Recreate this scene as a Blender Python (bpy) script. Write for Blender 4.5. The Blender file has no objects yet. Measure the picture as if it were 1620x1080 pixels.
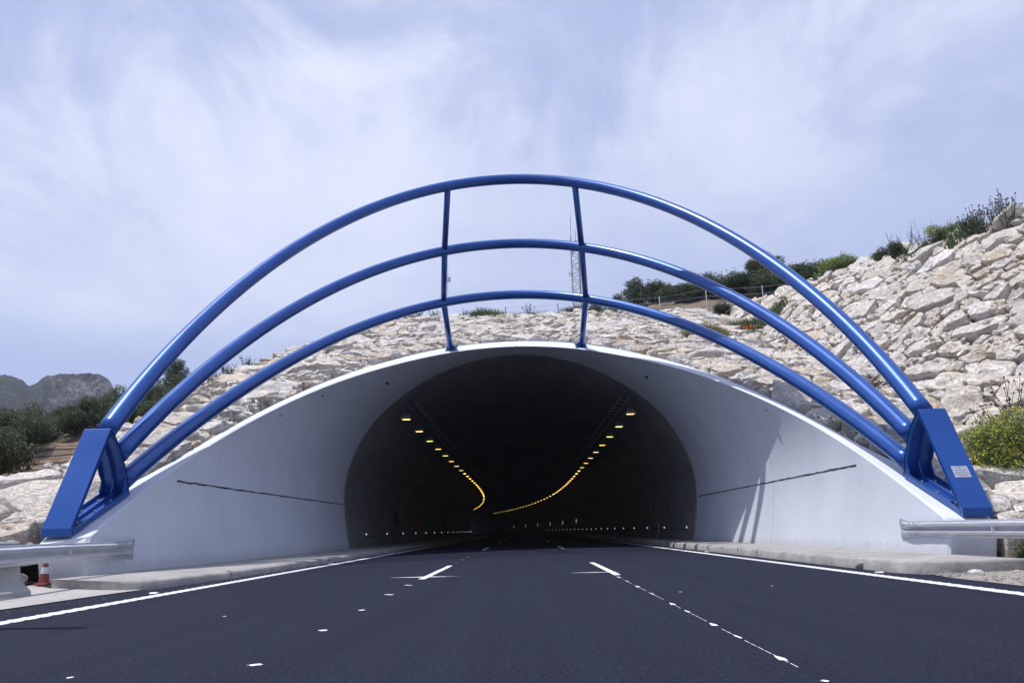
import bpy, math, random
import numpy as np
from mathutils import Matrix, Vector
random.seed(7); rng = np.random.default_rng(7)
scene = bpy.context.scene
COL = scene.collection
rad = math.radians

# ------------------------------------------------------------------ camera
CAM = np.array([0.22, 0.0, 0.82])
PITCH, YAW, ROLL = rad(13.6), rad(0.65), rad(1.3)
def img_dir(x, u, f):
    """a direction given in camera axes (right, up, forward) turned into world axes"""
    c, s = math.cos(ROLL), math.sin(ROLL)
    X, U = c*x + s*u, -s*x + c*u
    Y, Z = f*math.cos(PITCH) - U*math.sin(PITCH), f*math.sin(PITCH) + U*math.cos(PITCH)
    cy, sy = math.cos(YAW), math.sin(YAW)
    return Vector((X*cy - Y*sy, X*sy + Y*cy, Z))
cam_data = bpy.data.cameras.new('camera')
cam = bpy.data.objects.new('camera', cam_data); COL.objects.link(cam)
r_, u_, f_ = img_dir(1, 0, 0), img_dir(0, 1, 0), img_dir(0, 0, 1)
cam.matrix_world = Matrix(((r_.x, u_.x, -f_.x, CAM[0]), (r_.y, u_.y, -f_.y, CAM[1]), (r_.z, u_.z, -f_.z, CAM[2]), (0, 0, 0, 1)))
cam_data.sensor_width = 36; cam_data.lens = 1235/1620*36
cam_data.clip_start = 0.1; cam_data.clip_end = 5000
scene.camera = cam

# ------------------------------------------------------------------ world, sun, exposure
SUN_A, SUN_B = 0.34, -0.03          # ground shift of a shadow per metre of height (to the right, away)
to_sun = Vector((-SUN_A, -SUN_B, 1)).normalized()
SUN_EL = math.asin(to_sun.z); SUN_AZ = math.atan2(to_sun.x, to_sun.y)
world = bpy.data.worlds.new('World'); scene.world = world; world.use_nodes = True
SKY_SHIFT = (5.3, 2.4)
def build_world():
    nt = world.node_tree; nt.nodes.clear(); N, L = nt.nodes.new, nt.links.new
    out = N('ShaderNodeOutputWorld'); bg = N('ShaderNodeBackground'); bg.inputs['Strength'].default_value = 0.12
    sky = N('ShaderNodeTexSky'); sky.sky_type = 'NISHITA'; sky.sun_disc = False
    sky.sun_elevation = SUN_EL; sky.sun_rotation = SUN_AZ; sky.air_density = 1.0; sky.dust_density = 1.0; sky.altitude = 600
    tc = N('ShaderNodeTexCoord'); sep = N('ShaderNodeSeparateXYZ'); L(tc.outputs['Generated'], sep.inputs[0])
    zc = N('ShaderNodeMath'); zc.operation = 'MAXIMUM'; L(sep.outputs[2], zc.inputs[0]); zc.inputs[1].default_value = 0.0
    za = N('ShaderNodeMath'); za.operation = 'ADD'; L(zc.outputs[0], za.inputs[0]); za.inputs[1].default_value = 0.22
    dx = N('ShaderNodeMath'); dx.operation = 'DIVIDE'; L(sep.outputs[0], dx.inputs[0]); L(za.outputs[0], dx.inputs[1])
    dy = N('ShaderNodeMath'); dy.operation = 'DIVIDE'; L(sep.outputs[1], dy.inputs[0]); L(za.outputs[0], dy.inputs[1])
    cmb = N('ShaderNodeCombineXYZ'); L(dx.outputs[0], cmb.inputs[0]); L(dy.outputs[0], cmb.inputs[1])
    def noise(scale, detail, rough, dist, loc, stretch=(1, 1, 1), rot=0.0):
        mp = N('ShaderNodeMapping'); mp.inputs['Location'].default_value = loc; mp.inputs['Scale'].default_value = stretch
        mp.inputs['Rotation'].default_value = (0, 0, rot); L(cmb.outputs[0], mp.inputs[0])
        n = N('ShaderNodeTexNoise'); n.inputs['Scale'].default_value = scale; n.inputs['Detail'].default_value = detail
        n.inputs['Roughness'].default_value = rough; n.inputs['Distortion'].default_value = dist; L(mp.outputs[0], n.inputs['Vector']); return n.outputs['Fac']
    big = noise(0.9, 4, 0.5, 0.3, (SKY_SHIFT[0], SKY_SHIFT[1], 0)); wisp = noise(2.4, 11, 0.68, 0.8, (0.4, 5.2, 0), (1, 0.6, 1), 0.5)
    lumps = noise(4.2, 9, 0.62, 0.3, (2.2, 8.8, 0), (1, 0.8, 1), 0.3)
    soft = noise(1.3, 6, 0.6, 0.2, (7.7, 1.2, 0))
    def math_(op, a, b):
        n = N('ShaderNodeMath'); n.operation = op
        for k, v in enumerate((a, b)):
            if hasattr(v, 'links'): L(v, n.inputs[k])
            else: n.inputs[k].default_value = v
        return n.outputs[0]
    # the cloud sheet is thicker or thinner round a few places of the sky
    acc = math_('ADD', math_('ADD', math_('MULTIPLY', wisp, 0.34), math_('MULTIPLY', lumps, 0.26)), math_('MULTIPLY', big, 0.45))
    warp = N('ShaderNodeVectorMath'); warp.operation = 'MULTIPLY_ADD'; cw = N('ShaderNodeCombineXYZ'); L(soft, cw.inputs[0]); L(wisp, cw.inputs[1]); L(cw.outputs[0], warp.inputs[0]); warp.inputs[1].default_value = (0.9, 1.3, 0); L(cmb.outputs[0], warp.inputs[2])
    for px, py, r, w in ((640, 240, .50, .24), (600, 420, .6, .20), (1240, 110, .55, .17), (1180, 270, .6, .14), (1440, 250, .7, .10), (230, 430, .8, .26), (200, 200, .6, .10), (1010, 130, .30, -.20), (100, 50, .5, -.16), (720, 20, .35, -.05)):
        d = img_dir((px-810)/1235, (540-py)/1235, 1).normalized(); q = d.z + 0.22
        dn = N('ShaderNodeVectorMath'); dn.operation = 'DISTANCE'; L(warp.outputs[0], dn.inputs[0]); dn.inputs[1].default_value = (d.x/q + .45, d.y/q + .62, 0)
        m_ = N('ShaderNodeMapRange'); m_.interpolation_type = 'SMOOTHSTEP'; L(dn.outputs['Value'], m_.inputs[0]); m_.inputs[1].default_value = 0; m_.inputs[2].default_value = r; m_.inputs[3].default_value = w; m_.inputs[4].default_value = 0
        acc = math_('ADD', acc, m_.outputs[0])
    mr = N('ShaderNodeMapRange'); mr.interpolation_type = 'SMOOTHSTEP'; L(acc, mr.inputs[0])
    mr.inputs[1].default_value = 0.34; mr.inputs[2].default_value = 1.06; mr.inputs[3].default_value = 0.0; mr.inputs[4].default_value = 1.0
    # the clouds thin out into clear sky towards the skyline
    fade = N('ShaderNodeMapRange'); fade.interpolation_type = 'SMOOTHSTEP'; L(sep.outputs[2], fade.inputs[0])
    fade.inputs[1].default_value = 0.185; fade.inputs[2].default_value = 0.25; fade.inputs[3].default_value = 0.05; fade.inputs[4].default_value = 1.0
    mul = N('ShaderNodeMath'); mul.operation = 'MULTIPLY'; L(mr.outputs[0], mul.inputs[0]); L(fade.outputs[0], mul.inputs[1])
    veil = N('ShaderNodeMixRGB'); veil.inputs[0].default_value = 0.80; L(sky.outputs[0], veil.inputs[1]); veil.inputs[2].default_value = (4.2, 4.85, 7.5, 1)
    mix = N('ShaderNodeMixRGB'); L(mul.outputs[0], mix.inputs[0]); L(veil.outputs[0], mix.inputs[1]); mix.inputs[2].default_value = (6.9, 7.35, 8.8, 1)
    L(mix.outputs[0], bg.inputs['Color']); L(bg.outputs[0], out.inputs['Surface'])
build_world()
sun_data = bpy.data.lights.new('sun', 'SUN'); sun_data.energy = 4.3; sun_data.angle = rad(0.55); sun_data.color = (1.0, 0.955, 0.91)
sun = bpy.data.objects.new('sun', sun_data); COL.objects.link(sun)
sun.rotation_mode = 'QUATERNION'; sun.rotation_quaternion = to_sun.to_track_quat('Z', 'Y'); sun.location = (-40, 10, 60)
scene.view_settings.view_transform = 'Standard'; scene.view_settings.look = 'None'
scene.view_settings.exposure = 0.0; scene.view_settings.gamma = 1.0
scene.render.engine = 'CYCLES'
scene.cycles.max_bounces = 8; scene.cycles.diffuse_bounces = 5

# ------------------------------------------------------------------ helpers
def tag(o, label=None, cat=None, group=None, kind=None):
    if label: o['label'] = label
    if cat: o['category'] = cat
    if group: o['group'] = group
    if kind: o['kind'] = kind
    return o
def empty(name, loc=(0, 0, 0)):
    o = bpy.data.objects.new(name, None); o.location = loc; o.empty_display_size = 0.2; COL.objects.link(o); return o
class MB:
    """collects vertices and faces, then links them as one mesh object"""
    def __init__(s): s.v = []; s.f = []; s.m = []; s.t = []
    def add(s, v, f, mi=0):
        b = len(s.v); s.v.extend([tuple(p) for p in v]); s.f.extend([tuple(b+i for i in q) for q in f]); s.m.extend([mi]*len(f)); return s
    def box(s, c, d, R=None, mi=0):
        x, y, z = d[0]/2, d[1]/2, d[2]/2
        V = [Vector((sx*x, sy*y, sz*z)) for sz in (-1, 1) for sx, sy in ((-1, -1), (1, -1), (1, 1), (-1, 1))]
        if R is not None: V = [R @ v for v in V]
        return s.add([v + Vector(c) for v in V], [(3, 2, 1, 0), (4, 5, 6, 7), (0, 1, 5, 4), (1, 2, 6, 5), (2, 3, 7, 6), (3, 0, 4, 7)], mi)
    def tube(s, pts, r, n=8, cap=True, mi=0):
        P = [Vector(p) for p in pts]; rs = r if hasattr(r, '__len__') else [r]*len(P); V = []; F = []
        up = None
        for i, p in enumerate(P):
            t = (P[min(i+1, len(P)-1)] - P[max(i-1, 0)]).normalized()
            if up is None: up = t.orthogonal().normalized()
            a = (up - t*up.dot(t)).normalized(); up = a; b = t.cross(a)
            V += [p + (a*math.cos(k*2*math.pi/n) + b*math.sin(k*2*math.pi/n))*rs[i] for k in range(n)]
        for i in range(len(P)-1):
            F += [(i*n+k, i*n+(k+1) % n, (i+1)*n+(k+1) % n, (i+1)*n+k) for k in range(n)]
        if cap: F += [tuple(range(n-1, -1, -1)), tuple((len(P)-1)*n+k for k in range(n))]
        return s.add(V, F, mi)
    def prism(s, poly, x0, x1, mi=0):
        """polygon of (y, z) extruded along x"""
        n = len(poly); V = [(x0, y, z) for y, z in poly] + [(x1, y, z) for y, z in poly]
        area = sum(poly[i][0]*poly[(i+1) % n][1] - poly[(i+1) % n][0]*poly[i][1] for i in range(n))
        F = [tuple(range(n)), tuple(range(2*n-1, n-1, -1))] + [(i, n+i, n+(i+1) % n, (i+1) % n) for i in range(n)]
        if (area > 0) == (x1 > x0): F = [f[::-1] for f in F]
        return s.add(V, F, mi)
    def build(s, name, mats, parent=None, smooth=False, loc=None, tint=None):
        me = bpy.data.meshes.new(name); 
        V = s.v
        if loc is not None: V = [(a-loc[0], b-loc[1], c-loc[2]) for a, b, c in V]
        me.from_pydata(V, [], s.f)
        mats = mats if isinstance(mats, (list, tuple)) else [mats]
        for m in mats: me.materials.append(m)
        if len(mats) > 1: me.polygons.foreach_set('material_index', s.m)
        if smooth: me.polygons.foreach_set('use_smooth', [True]*len(me.polygons))
        me.update()
        o = bpy.data.objects.new(name, me); COL.objects.link(o)
        if loc is not None: o.location = loc
        if parent: o.parent = parent
        return o
def np_mesh(name, V, F, mat, smooth=False, tint=None):
    """V (n,3); F list of arrays with equal side count"""
    me = bpy.data.meshes.new(name)
    F = [np.asarray(f, dtype=np.int32) for f in F if len(f)]
    me.vertices.add(len(V)); me.vertices.foreach_set('co', np.asarray(V, dtype=np.float32).ravel())
    nl = sum(f.size for f in F); npoly = sum(len(f) for f in F)
    me.loops.add(nl); me.loops.foreach_set('vertex_index', np.concatenate([f.ravel() for f in F]))
    me.polygons.add(npoly)
    tot = np.concatenate([np.full(len(f), f.shape[1], dtype=np.int32) for f in F])
    me.polygons.foreach_set('loop_start', np.concatenate([[0], np.cumsum(tot)[:-1]]).astype(np.int32))
    me.polygons.foreach_set('loop_total', tot)
    if smooth: me.polygons.foreach_set('use_smooth', np.ones(npoly, dtype=bool))
    me.update(calc_edges=True); me.validate()
    if tint is not None:
        a = me.color_attributes.new('tint', 'FLOAT_COLOR', 'POINT')
        t = np.ones((len(V), 4), dtype=np.float32); t[:, :3] = tint; a.data.foreach_set('color', t.ravel())
    if mat: me.materials.append(mat)
    return me
def link(name, me, parent=None, loc=(0, 0, 0)):
    o = bpy.data.objects.new(name, me); o.location = loc; COL.objects.link(o)
    if parent: o.parent = parent
    return o
def bevel(o, w, seg=2, ang=35):
    m = o.modifiers.new('bevel', 'BEVEL'); m.width = w; m.segments = seg; m.limit_method = 'ANGLE'; m.angle_limit = rad(ang); return o

# ------------------------------------------------------------------ materials
class Mat:
    def __init__(s, name, rough=0.8, metal=0.0, color=(0.5, 0.5, 0.5)):
        s.m = bpy.data.materials.new(name); s.m.use_nodes = True; s.nt = s.m.node_tree; s.b = s.nt.nodes['Principled BSDF']
        s.b.inputs['Roughness'].default_value = rough; s.b.inputs['Metallic'].default_value = metal; s.b.inputs['Base Color'].default_value = (*color, 1)
        s.co = None
    def N(s, t): return s.nt.nodes.new(t)
    def L(s, a, b): s.nt.links.new(a, b)
    def coord(s, kind='Object', scale=(1, 1, 1)):
        t = s.N('ShaderNodeTexCoord'); m = s.N('ShaderNodeMapping'); m.inputs['Scale'].default_value = scale; s.L(t.outputs[kind], m.inputs[0]); return m.outputs[0]
    def geo(s, scale=(1, 1, 1)):
        t = s.N('ShaderNodeNewGeometry'); m = s.N('ShaderNodeMapping'); m.inputs['Scale'].default_value = scale; s.L(t.outputs['Position'], m.inputs[0]); return m.outputs[0]
    def noise(s, co, scale, detail=4, rough=0.6, dist=0.0):
        n = s.N('ShaderNodeTexNoise'); s.L(co, n.inputs['Vector']); n.inputs['Scale'].default_value = scale; n.inputs['Detail'].default_value = detail
        n.inputs['Roughness'].default_value = rough; n.inputs['Distortion'].default_value = dist; return n.outputs['Fac']
    def ramp(s, fac, stops):
        r = s.N('ShaderNodeValToRGB'); s.L(fac, r.inputs[0]); e = r.color_ramp.elements
        while len(e) < len(stops): e.new(0.5)
        for k, (p, c) in enumerate(stops): e[k].position = p; e[k].color = (*c, 1) if len(c) == 3 else c
        return r.outputs[0]
    def mix(s, fac, a, b, mode='MIX'):
        n = s.N('ShaderNodeMixRGB'); n.blend_type = mode
        for i, v in ((0, fac), (1, a), (2, b)):
            if hasattr(v, 'links'): s.L(v, n.inputs[i])
            else: n.inputs[i].default_value = v if i == 0 else (*v, 1)
        return n.outputs[0]
    def color(s, c): s.L(c, s.b.inputs['Base Color'])
    def bump(s, h, strength=0.3, dist=0.02, prev=None):
        n = s.N('ShaderNodeBump'); s.L(h, n.inputs['Height']); n.inputs['Strength'].default_value = strength; n.inputs['Distance'].default_value = dist
        if prev: s.L(prev, n.inputs['Normal'])
        s.L(n.outputs[0], s.b.inputs['Normal']); return n.outputs[0]
def g(v, t=(1, 1, 1)): return (v*t[0], v*t[1], v*t[2])

def m_asphalt():
    m = Mat('asphalt', 0.85); c = m.geo()
    a = m.noise(c, 0.35, 5, 0.6); b = m.noise(c, 90, 2, 0.7); l = m.noise(m.geo((1.6, 0.05, 1)), 1.5, 3, 0.5)
    col = m.ramp(a, [(0.3, (0.0085, 0.0105, 0.0235)), (0.7, (0.0120, 0.0142, 0.0300))])
    col = m.mix(0.35, col, m.ramp(l, [(0.38, (0.0065, 0.0090, 0.0210)), (0.62, (0.0165, 0.0200, 0.0390))]))
    col = m.mix(m.ramp(b, [(0.5, (0, 0, 0)), (0.70, (0.5, 0.5, 0.5))]), col, (0.065, 0.072, 0.11))
    b2 = m.noise(c, 28, 4, 0.8); col = m.mix(m.ramp(b2, [(0.52, (0, 0, 0)), (0.66, (0.5, 0.5, 0.5))]), col, (0.055, 0.06, 0.095)); col = m.mix(m.ramp(b2, [(0.34, (0.7, 0.7, 0.7)), (0.48, (0, 0, 0))]), col, (0.005, 0.006, 0.012))
    dust = m.noise(m.geo((0.8, 2.5, 1)), 0.9, 8, 0.75)
    col = m.mix(m.ramp(dust, [(0.60, (0, 0, 0)), (0.8, (0.14, 0.14, 0.14))]), col, (0.11, 0.11, 0.13))
    m.b.inputs['Specular IOR Level'].default_value = 0.12
    m.color(col); m.bump(m.noise(c, 45, 3, 0.8), 0.9, 0.014); return m.m
def m_paint_white(name='road_paint'):
    m = Mat(name, 0.55); c = m.geo()
    w = m.noise(c, 14, 6, 0.75); m.color(m.ramp(w, [(0.28, (0.34, 0.34, 0.37)), (0.42, (0.80, 0.81, 0.84)), (1, (0.86, 0.87, 0.90))]))
    m.bump(m.noise(c, 40, 3), 0.4, 0.01); return m.m
def m_concrete_white():
    m = Mat('white_rendered_concrete', 0.75); c = m.geo()
    a = m.noise(c, 0.45, 6, 0.6); b = m.noise(m.geo((1, 1, 0.12)), 2.2, 6, 0.65); s = m.noise(c, 5.0, 5, 0.7)
    col = m.ramp(a, [(0.3, (0.57, 0.61, 0.67)), (0.7, (0.65, 0.69, 0.75))])
    col = m.mix(m.ramp(b, [(0.5, (0, 0, 0)), (0.8, (0.30, 0.30, 0.30))]), col, (0.50, 0.53, 0.60))
    col = m.mix(m.ramp(s, [(0.68, (0, 0, 0)), (0.78, (0.35, 0.35, 0.35))]), col, (0.44, 0.45, 0.50))
    # splash dirt along the foot of the wall
    sp = m.N('ShaderNodeSeparateXYZ'); gg = m.N('ShaderNodeNewGeometry'); m.L(gg.outputs['Position'], sp.inputs[0])
    ad = m.N('ShaderNodeMath'); ad.operation = 'MULTIPLY_ADD'; m.L(s, ad.inputs[0]); ad.inputs[1].default_value = -0.5; m.L(sp.outputs[2], ad.inputs[2])
    col = m.mix(m.ramp(ad.outputs[0], [(0.0, (0.5, 0.5, 0.5)), (0.22, (0, 0, 0))]), col, (0.42, 0.41, 0.42))
    m.color(col); n = m.bump(m.noise(c, 1.3, 3), 0.25, 0.05); m.bump(m.noise(c, 30, 4, 0.7), 0.2, 0.006, n); return m.m
def m_concrete_lining():
    m = Mat('tunnel_lining_concrete', 0.85); c = m.geo()
    a = m.noise(m.geo((1, 0.35, 1)), 0.6, 6, 0.65, 0.4); s = m.noise(m.geo((0.4, 0.6, 1.6)), 1.1, 6, 0.6)
    col = m.ramp(a, [(0.3, (0.18, 0.175, 0.183)), (0.7, (0.27, 0.265, 0.27))])
    col = m.mix(m.ramp(s, [(0.5, (0, 0, 0)), (0.72, (0.5, 0.5, 0.5))]), col, (0.12, 0.117, 0.125))
    m.color(col); m.bump(m.noise(c, 3, 5), 0.3, 0.03); return m.m
def m_concrete_grey(name='grey_concrete', lo=0.27, hi=0.42, t=(1.0, 0.97, 0.93)):
    m = Mat(name, 0.88); c = m.geo()
    a = m.noise(c, 1.8, 8, 0.7); s = m.noise(c, 12, 5, 0.7)
    col = m.ramp(a, [(0.3, g(lo, t)), (0.7, g(hi, t))]); col = m.mix(m.ramp(s, [(0.55, (0, 0, 0)), (0.75, (0.5, 0.5, 0.5))]), col, g(lo*0.55, t))
    m.color(col); n = m.bump(m.noise(c, 6, 5), 0.5, 0.03); m.bump(s, 0.4, 0.012, n); return m.m
def m_blue(name='blue_gloss_paint', rough=0.33):
    m = Mat(name, rough, 0.35); c = m.coord('Object'); a = m.noise(c, 0.7, 2, 0.5)
    m.color(m.ramp(a, [(0.3, (0.010, 0.072, 0.31)), (0.75, (0.018, 0.095, 0.38))])); 
    m.b.inputs['Coat Weight'].default_value = 0.25; m.b.inputs['Coat Roughness'].default_value = 0.12
    r = m.ramp(m.noise(c, 0.8, 2, 0.5), [(0.3, (rough-0.03,)*3), (0.75, (rough+0.08,)*3)]); m.L(r, m.b.inputs['Roughness']); return m.m
def m_galv(name='galvanised_steel'):
    m = Mat(name, 0.45, 0.45); c = m.coord('Object', (0.4, 0.4, 3)); a = m.noise(c, 5, 6, 0.7)
    m.color(m.ramp(a, [(0.3, (0.46, 0.48, 0.53)), (0.55, (0.58, 0.60, 0.65)), (0.8, (0.68, 0.70, 0.75))])); m.bump(m.noise(c, 2.5, 4), 0.15, 0.01); return m.m
def m_rock():
    m = Mat('limestone', 0.92); c = m.geo()
    at = m.N('ShaderNodeAttribute'); at.attribute_name = 'tint'
    a = m.noise(c, 1.7, 8, 0.7, 0.5); v = m.noise(m.geo((1, 1, 2.4)), 3.2, 10, 0.8, 1.8); f = m.noise(c, 14, 8, 0.85)
    col = m.mix(m.ramp(a, [(0.44, (0, 0, 0)), (0.60, (0.75, 0.75, 0.75))]), at.outputs['Color'], (0.88, 0.84, 0.78))
    col = m.mix(m.ramp(v, [(0.54, (0, 0, 0)), (0.66, (0.6, 0.6, 0.6))]), col, (0.60, 0.50, 0.41))
    vein = m.noise(m.geo((1, 1, 1.8)), 2.1, 10, 0.75, 2.5)
    col = m.mix(m.ramp(vein, [(0.475, (0, 0, 0)), (0.50, (0.5, 0.5, 0.5)), (0.525, (0, 0, 0))]), col, (0.36, 0.31, 0.27))
    col = m.mix(m.ramp(f, [(0.57, (0, 0, 0)), (0.70, (0.45, 0.45, 0.45))]), col, (0.45, 0.41, 0.38))
    m.color(col)
    n = m.bump(m.ramp(vein, [(0.46, (1, 1, 1)), (0.50, (0, 0, 0)), (0.54, (1, 1, 1))]), 0.7, 0.05)
    n = m.bump(m.noise(m.geo((1, 1, 2.0)), 4.5, 10, 0.75, 0.9), 0.8, 0.09, n); m.bump(m.noise(c, 18, 8, 0.8), 0.8, 0.02, n); return m.m
def m_soil():
    m = Mat('soil_and_cut_rock', 0.95); c = m.geo()
    a = m.noise(c, 0.35, 8, 0.7); b = m.noise(c, 2.5, 8, 0.75)
    soil = m.ramp(a, [(0.3, (0.16, 0.105, 0.070)), (0.5, (0.26, 0.185, 0.125)), (0.7, (0.20, 0.16, 0.10))])
    green = m.ramp(b, [(0.3, (0.035, 0.050, 0.020)), (0.7, (0.10, 0.115, 0.045))])
    gm = m.ramp(m.noise(c, 0.22, 6, 0.7), [(0.46, (0, 0, 0)), (0.56, (1, 1, 1))])
    flat = m.mix(gm, soil, green)
    # steep faces show layered red-brown rock
    w = m.N('ShaderNodeTexWave'); w.wave_type = 'BANDS'; w.bands_direction = 'Z'; w.inputs['Scale'].default_value = 0.75; w.inputs['Distortion'].default_value = 5; w.inputs['Detail'].default_value = 6
    m.L(m.geo((0.12, 0.12, 1)), w.inputs['Vector'])
    layer = m.ramp(w.outputs['Fac'], [(0.1, (0.055, 0.040, 0.034)), (0.45, (0.20, 0.125, 0.085)), (0.8, (0.30, 0.24, 0.19)), (1.0, (0.13, 0.06, 0.035))])
    gg = m.N('ShaderNodeNewGeometry'); sp = m.N('ShaderNodeSeparateXYZ'); m.L(gg.outputs['True Normal'], sp.inputs[0])
    col = m.mix(m.ramp(sp.outputs[2], [(0.84, (1, 1, 1)), (0.93, (0, 0, 0))]), flat, layer)
    m.color(m.mix(m.ramp(b, [(0.35, (0.5, 0.5, 0.5)), (0.5, (0, 0, 0))]), col, (0.07, 0.055, 0.04))); m.bump(m.noise(c, 1.6, 9, 0.75), 0.9, 0.25); return m.m
def m_mountain():
    m = Mat('mountain_scrub_and_rock', 0.95); c = m.geo()
    scrub = m.ramp(m.noise(c, 0.10, 9, 0.78), [(0.45, (0.014, 0.022, 0.016)), (0.56, (0.036, 0.044, 0.032)), (0.62, (0.14, 0.13, 0.12)), (0.8, (0.22, 0.20, 0.19))])
    rock = m.ramp(m.noise(m.geo((1, 1, 0.40)), 0.11, 9, 0.78, 0.8), [(0.44, (0.012, 0.017, 0.014)), (0.50, (0.075, 0.07, 0.07)), (0.60, (0.30, 0.28, 0.27))])
    at = m.N('ShaderNodeAttribute'); at.attribute_name = 'tint'
    m.color(m.mix(at.outputs['Fac'], scrub, rock)); m.bump(m.noise(c, 0.25, 9, 0.85), 1.0, 4.0); return m.m
def m_leaf(name, dark, light, gloss=0.6, trans=0.3):
    m = Mat(name, gloss); at = m.N('ShaderNodeAttribute'); at.attribute_name = 'tint'
    sp = m.N('ShaderNodeSeparateColor'); m.L(at.outputs['Color'], sp.inputs[0])
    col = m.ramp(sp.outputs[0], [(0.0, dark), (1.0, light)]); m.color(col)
    tr = m.N('ShaderNodeBsdfTranslucent'); m.L(col, tr.inputs['Color']); mx = m.N('ShaderNodeMixShader'); mx.inputs[0].default_value = trans
    m.L(m.b.outputs[0], mx.inputs[1]); m.L(tr.outputs[0], mx.inputs[2]); m.L(mx.outputs[0], m.nt.nodes['Material Output'].inputs['Surface']); return m.m
def m_plain(name, col, rough=0.7, metal=0.0, var=0.25):
    m = Mat(name, rough, metal); a = m.noise(m.coord('Object'), 6, 5, 0.65)
    m.color(m.ramp(a, [(0.3, g(1-var, col)), (0.7, col)])); return m.m
def m_emit(name, col, strength):
    m = Mat(name, 0.4, 0, col); m.b.inputs['Emission Color'].default_value = (*col, 1); m.b.inputs['Emission Strength'].default_value = strength; return m.m
ASPH, PAINT, WHITE, LINING = m_asphalt(), m_paint_white(), m_concrete_white(), m_concrete_lining()
GREY, KERB, BLUE, GALV, ROCK, SOIL, MOUNT = m_concrete_grey(), m_concrete_grey('kerb_concrete', 0.22, 0.42), m_blue(), m_galv(), m_rock(), m_soil(), m_mountain()
BARRIER = m_concrete_grey('barrier_concrete', 0.30, 0.40, (1.0, 0.99, 0.98)); APRON = m_concrete_grey('apron_concrete', 0.32, 0.44)
JOINTM = m_plain('kerb_joint_dirt', (0.14, 0.13, 0.125), 0.95); DARK = m_plain('dark_joint_and_hole', (0.03, 0.03, 0.035), 0.9); GREYMET = m_plain('grey_painted_metal', (0.35, 0.36, 0.38), 0.5, 0.4); BLACK = m_plain('dark_cable', (0.02, 0.02, 0.022), 0.6)  # DARK is the dark tone of wall joints, lining joints and fixing holes
LAMP = m_emit('sodium_lamp_glass', (1.0, 0.60, 0.14), 4.6); LAMP2 = m_emit('sodium_lamp_glass_far', (1.0, 0.58, 0.10), 6.5); LED = m_emit('marker_light_glass', (0.80, 0.86, 1.0), 0.75); SIGNLIT = m_emit('lit_sign_panel', (0.75, 0.85, 0.8), 0.22)
RED = m_plain('faded_red_plastic', (0.30, 0.055, 0.055), 0.6); WPL = m_plain('white_plastic', (0.72, 0.72, 0.74), 0.5); BARK = m_plain('bark', (0.09, 0.07, 0.055), 0.95)
STONE = m_concrete_grey('loose_stone', 0.30, 0.55, (1, 0.93, 0.85)); PLAQUE = m_plain('plaque_metal', (0.50, 0.52, 0.60), 0.35, 0.3, 0.08); INK = m_plain('plaque_lettering', (0.16, 0.17, 0.22), 0.6)
LEAF_DK = m_leaf('dark_green_leaves', (0.018, 0.032, 0.015), (0.095, 0.135, 0.055)); LEAF_OL = m_leaf('olive_green_leaves', (0.035, 0.050, 0.022), (0.155, 0.185, 0.085))
LEAF_GR = m_leaf('grey_green_leaves', (0.030, 0.044, 0.030), (0.13, 0.16, 0.10)); LEAF_YG = m_leaf('yellow_green_leaves', (0.085, 0.12, 0.04), (0.33, 0.41, 0.14))
GRASS = m_leaf('green_grass_blades', (0.040, 0.075, 0.030), (0.17, 0.24, 0.10)); DRY = m_leaf('dry_grass_blades', (0.16, 0.15, 0.075), (0.42, 0.38, 0.22))
YEL = m_leaf('yellow_petals', (0.45, 0.42, 0.03), (0.75, 0.70, 0.06)); POPPY = m_leaf('poppy_petals', (0.55, 0.07, 0.02), (0.80, 0.16, 0.05)); STEM = m_leaf('weed_stems', (0.05, 0.07, 0.03), (0.14, 0.16, 0.09))
HEAD = m_plain('seed_heads', (0.10, 0.075, 0.085), 0.9)

# ------------------------------------------------------------------ tunnel cross-section, rim plane
PROF = [(8.10, 0.0), (8.25, .8), (8.42, 1.8), (8.47, 2.6), (8.40, 3.4), (8.18, 4.2), (7.84, 5.), (7.40, 5.75), (6.84, 6.45), (6.2, 7.05), (5.5, 7.58), (4.7, 8.08), (3.8, 8.55), (2.8, 8.95), (1.8, 9.2), (.9, 9.33), (0, 9.38)]
def rim_y(z): return (z + 5.44)/.408
def smooth_poly(P, n):
    P = np.array(P, float); d = np.r_[0, np.cumsum(np.hypot(*np.diff(P, axis=0).T))]; t = np.linspace(0, d[-1], 400)
    Q = np.stack([np.interp(t, d, P[:, k]) for k in range(P.shape[1])], 1)
    for _ in range(60): Q[1:-1] = Q[1:-1]*.5 + (Q[:-2]+Q[2:])*.25
    s = np.linspace(0, 399, n); return np.stack([np.interp(s, np.arange(400), Q[:, k]) for k in range(P.shape[1])], 1)
full = [(-x, z) for x, z in PROF] + [(x, z) for x, z in PROF[::-1][1:]]
NP, MID = 97, 48
IN = smooth_poly(full, NP)
tan_ = np.gradient(IN, axis=0); nrm = np.stack([-tan_[:, 1], tan_[:, 0]], 1); nrm /= np.linalg.norm(nrm, axis=1)[:, None]
T_WALL = 0.92
TH = np.interp(IN[:, 1], [1.45, 1.75, 2.2, 2.8, 4.0, 5.5, 7.0, 8.5, 9.4], [.92, .88, .55, .34, .29, .36, .48, .61, .62])[:, None]
OUT = IN + nrm*TH; OUT[:, 1] = np.maximum(OUT[:, 1], 0.0)
OUT[0] = (IN[0, 0]-T_WALL, 0); OUT[-1] = (IN[-1, 0]+T_WALL, 0)
def prof_x(z): return float(np.interp(z, IN[MID:, 1][::-1], IN[MID:, 0][::-1]))
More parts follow.
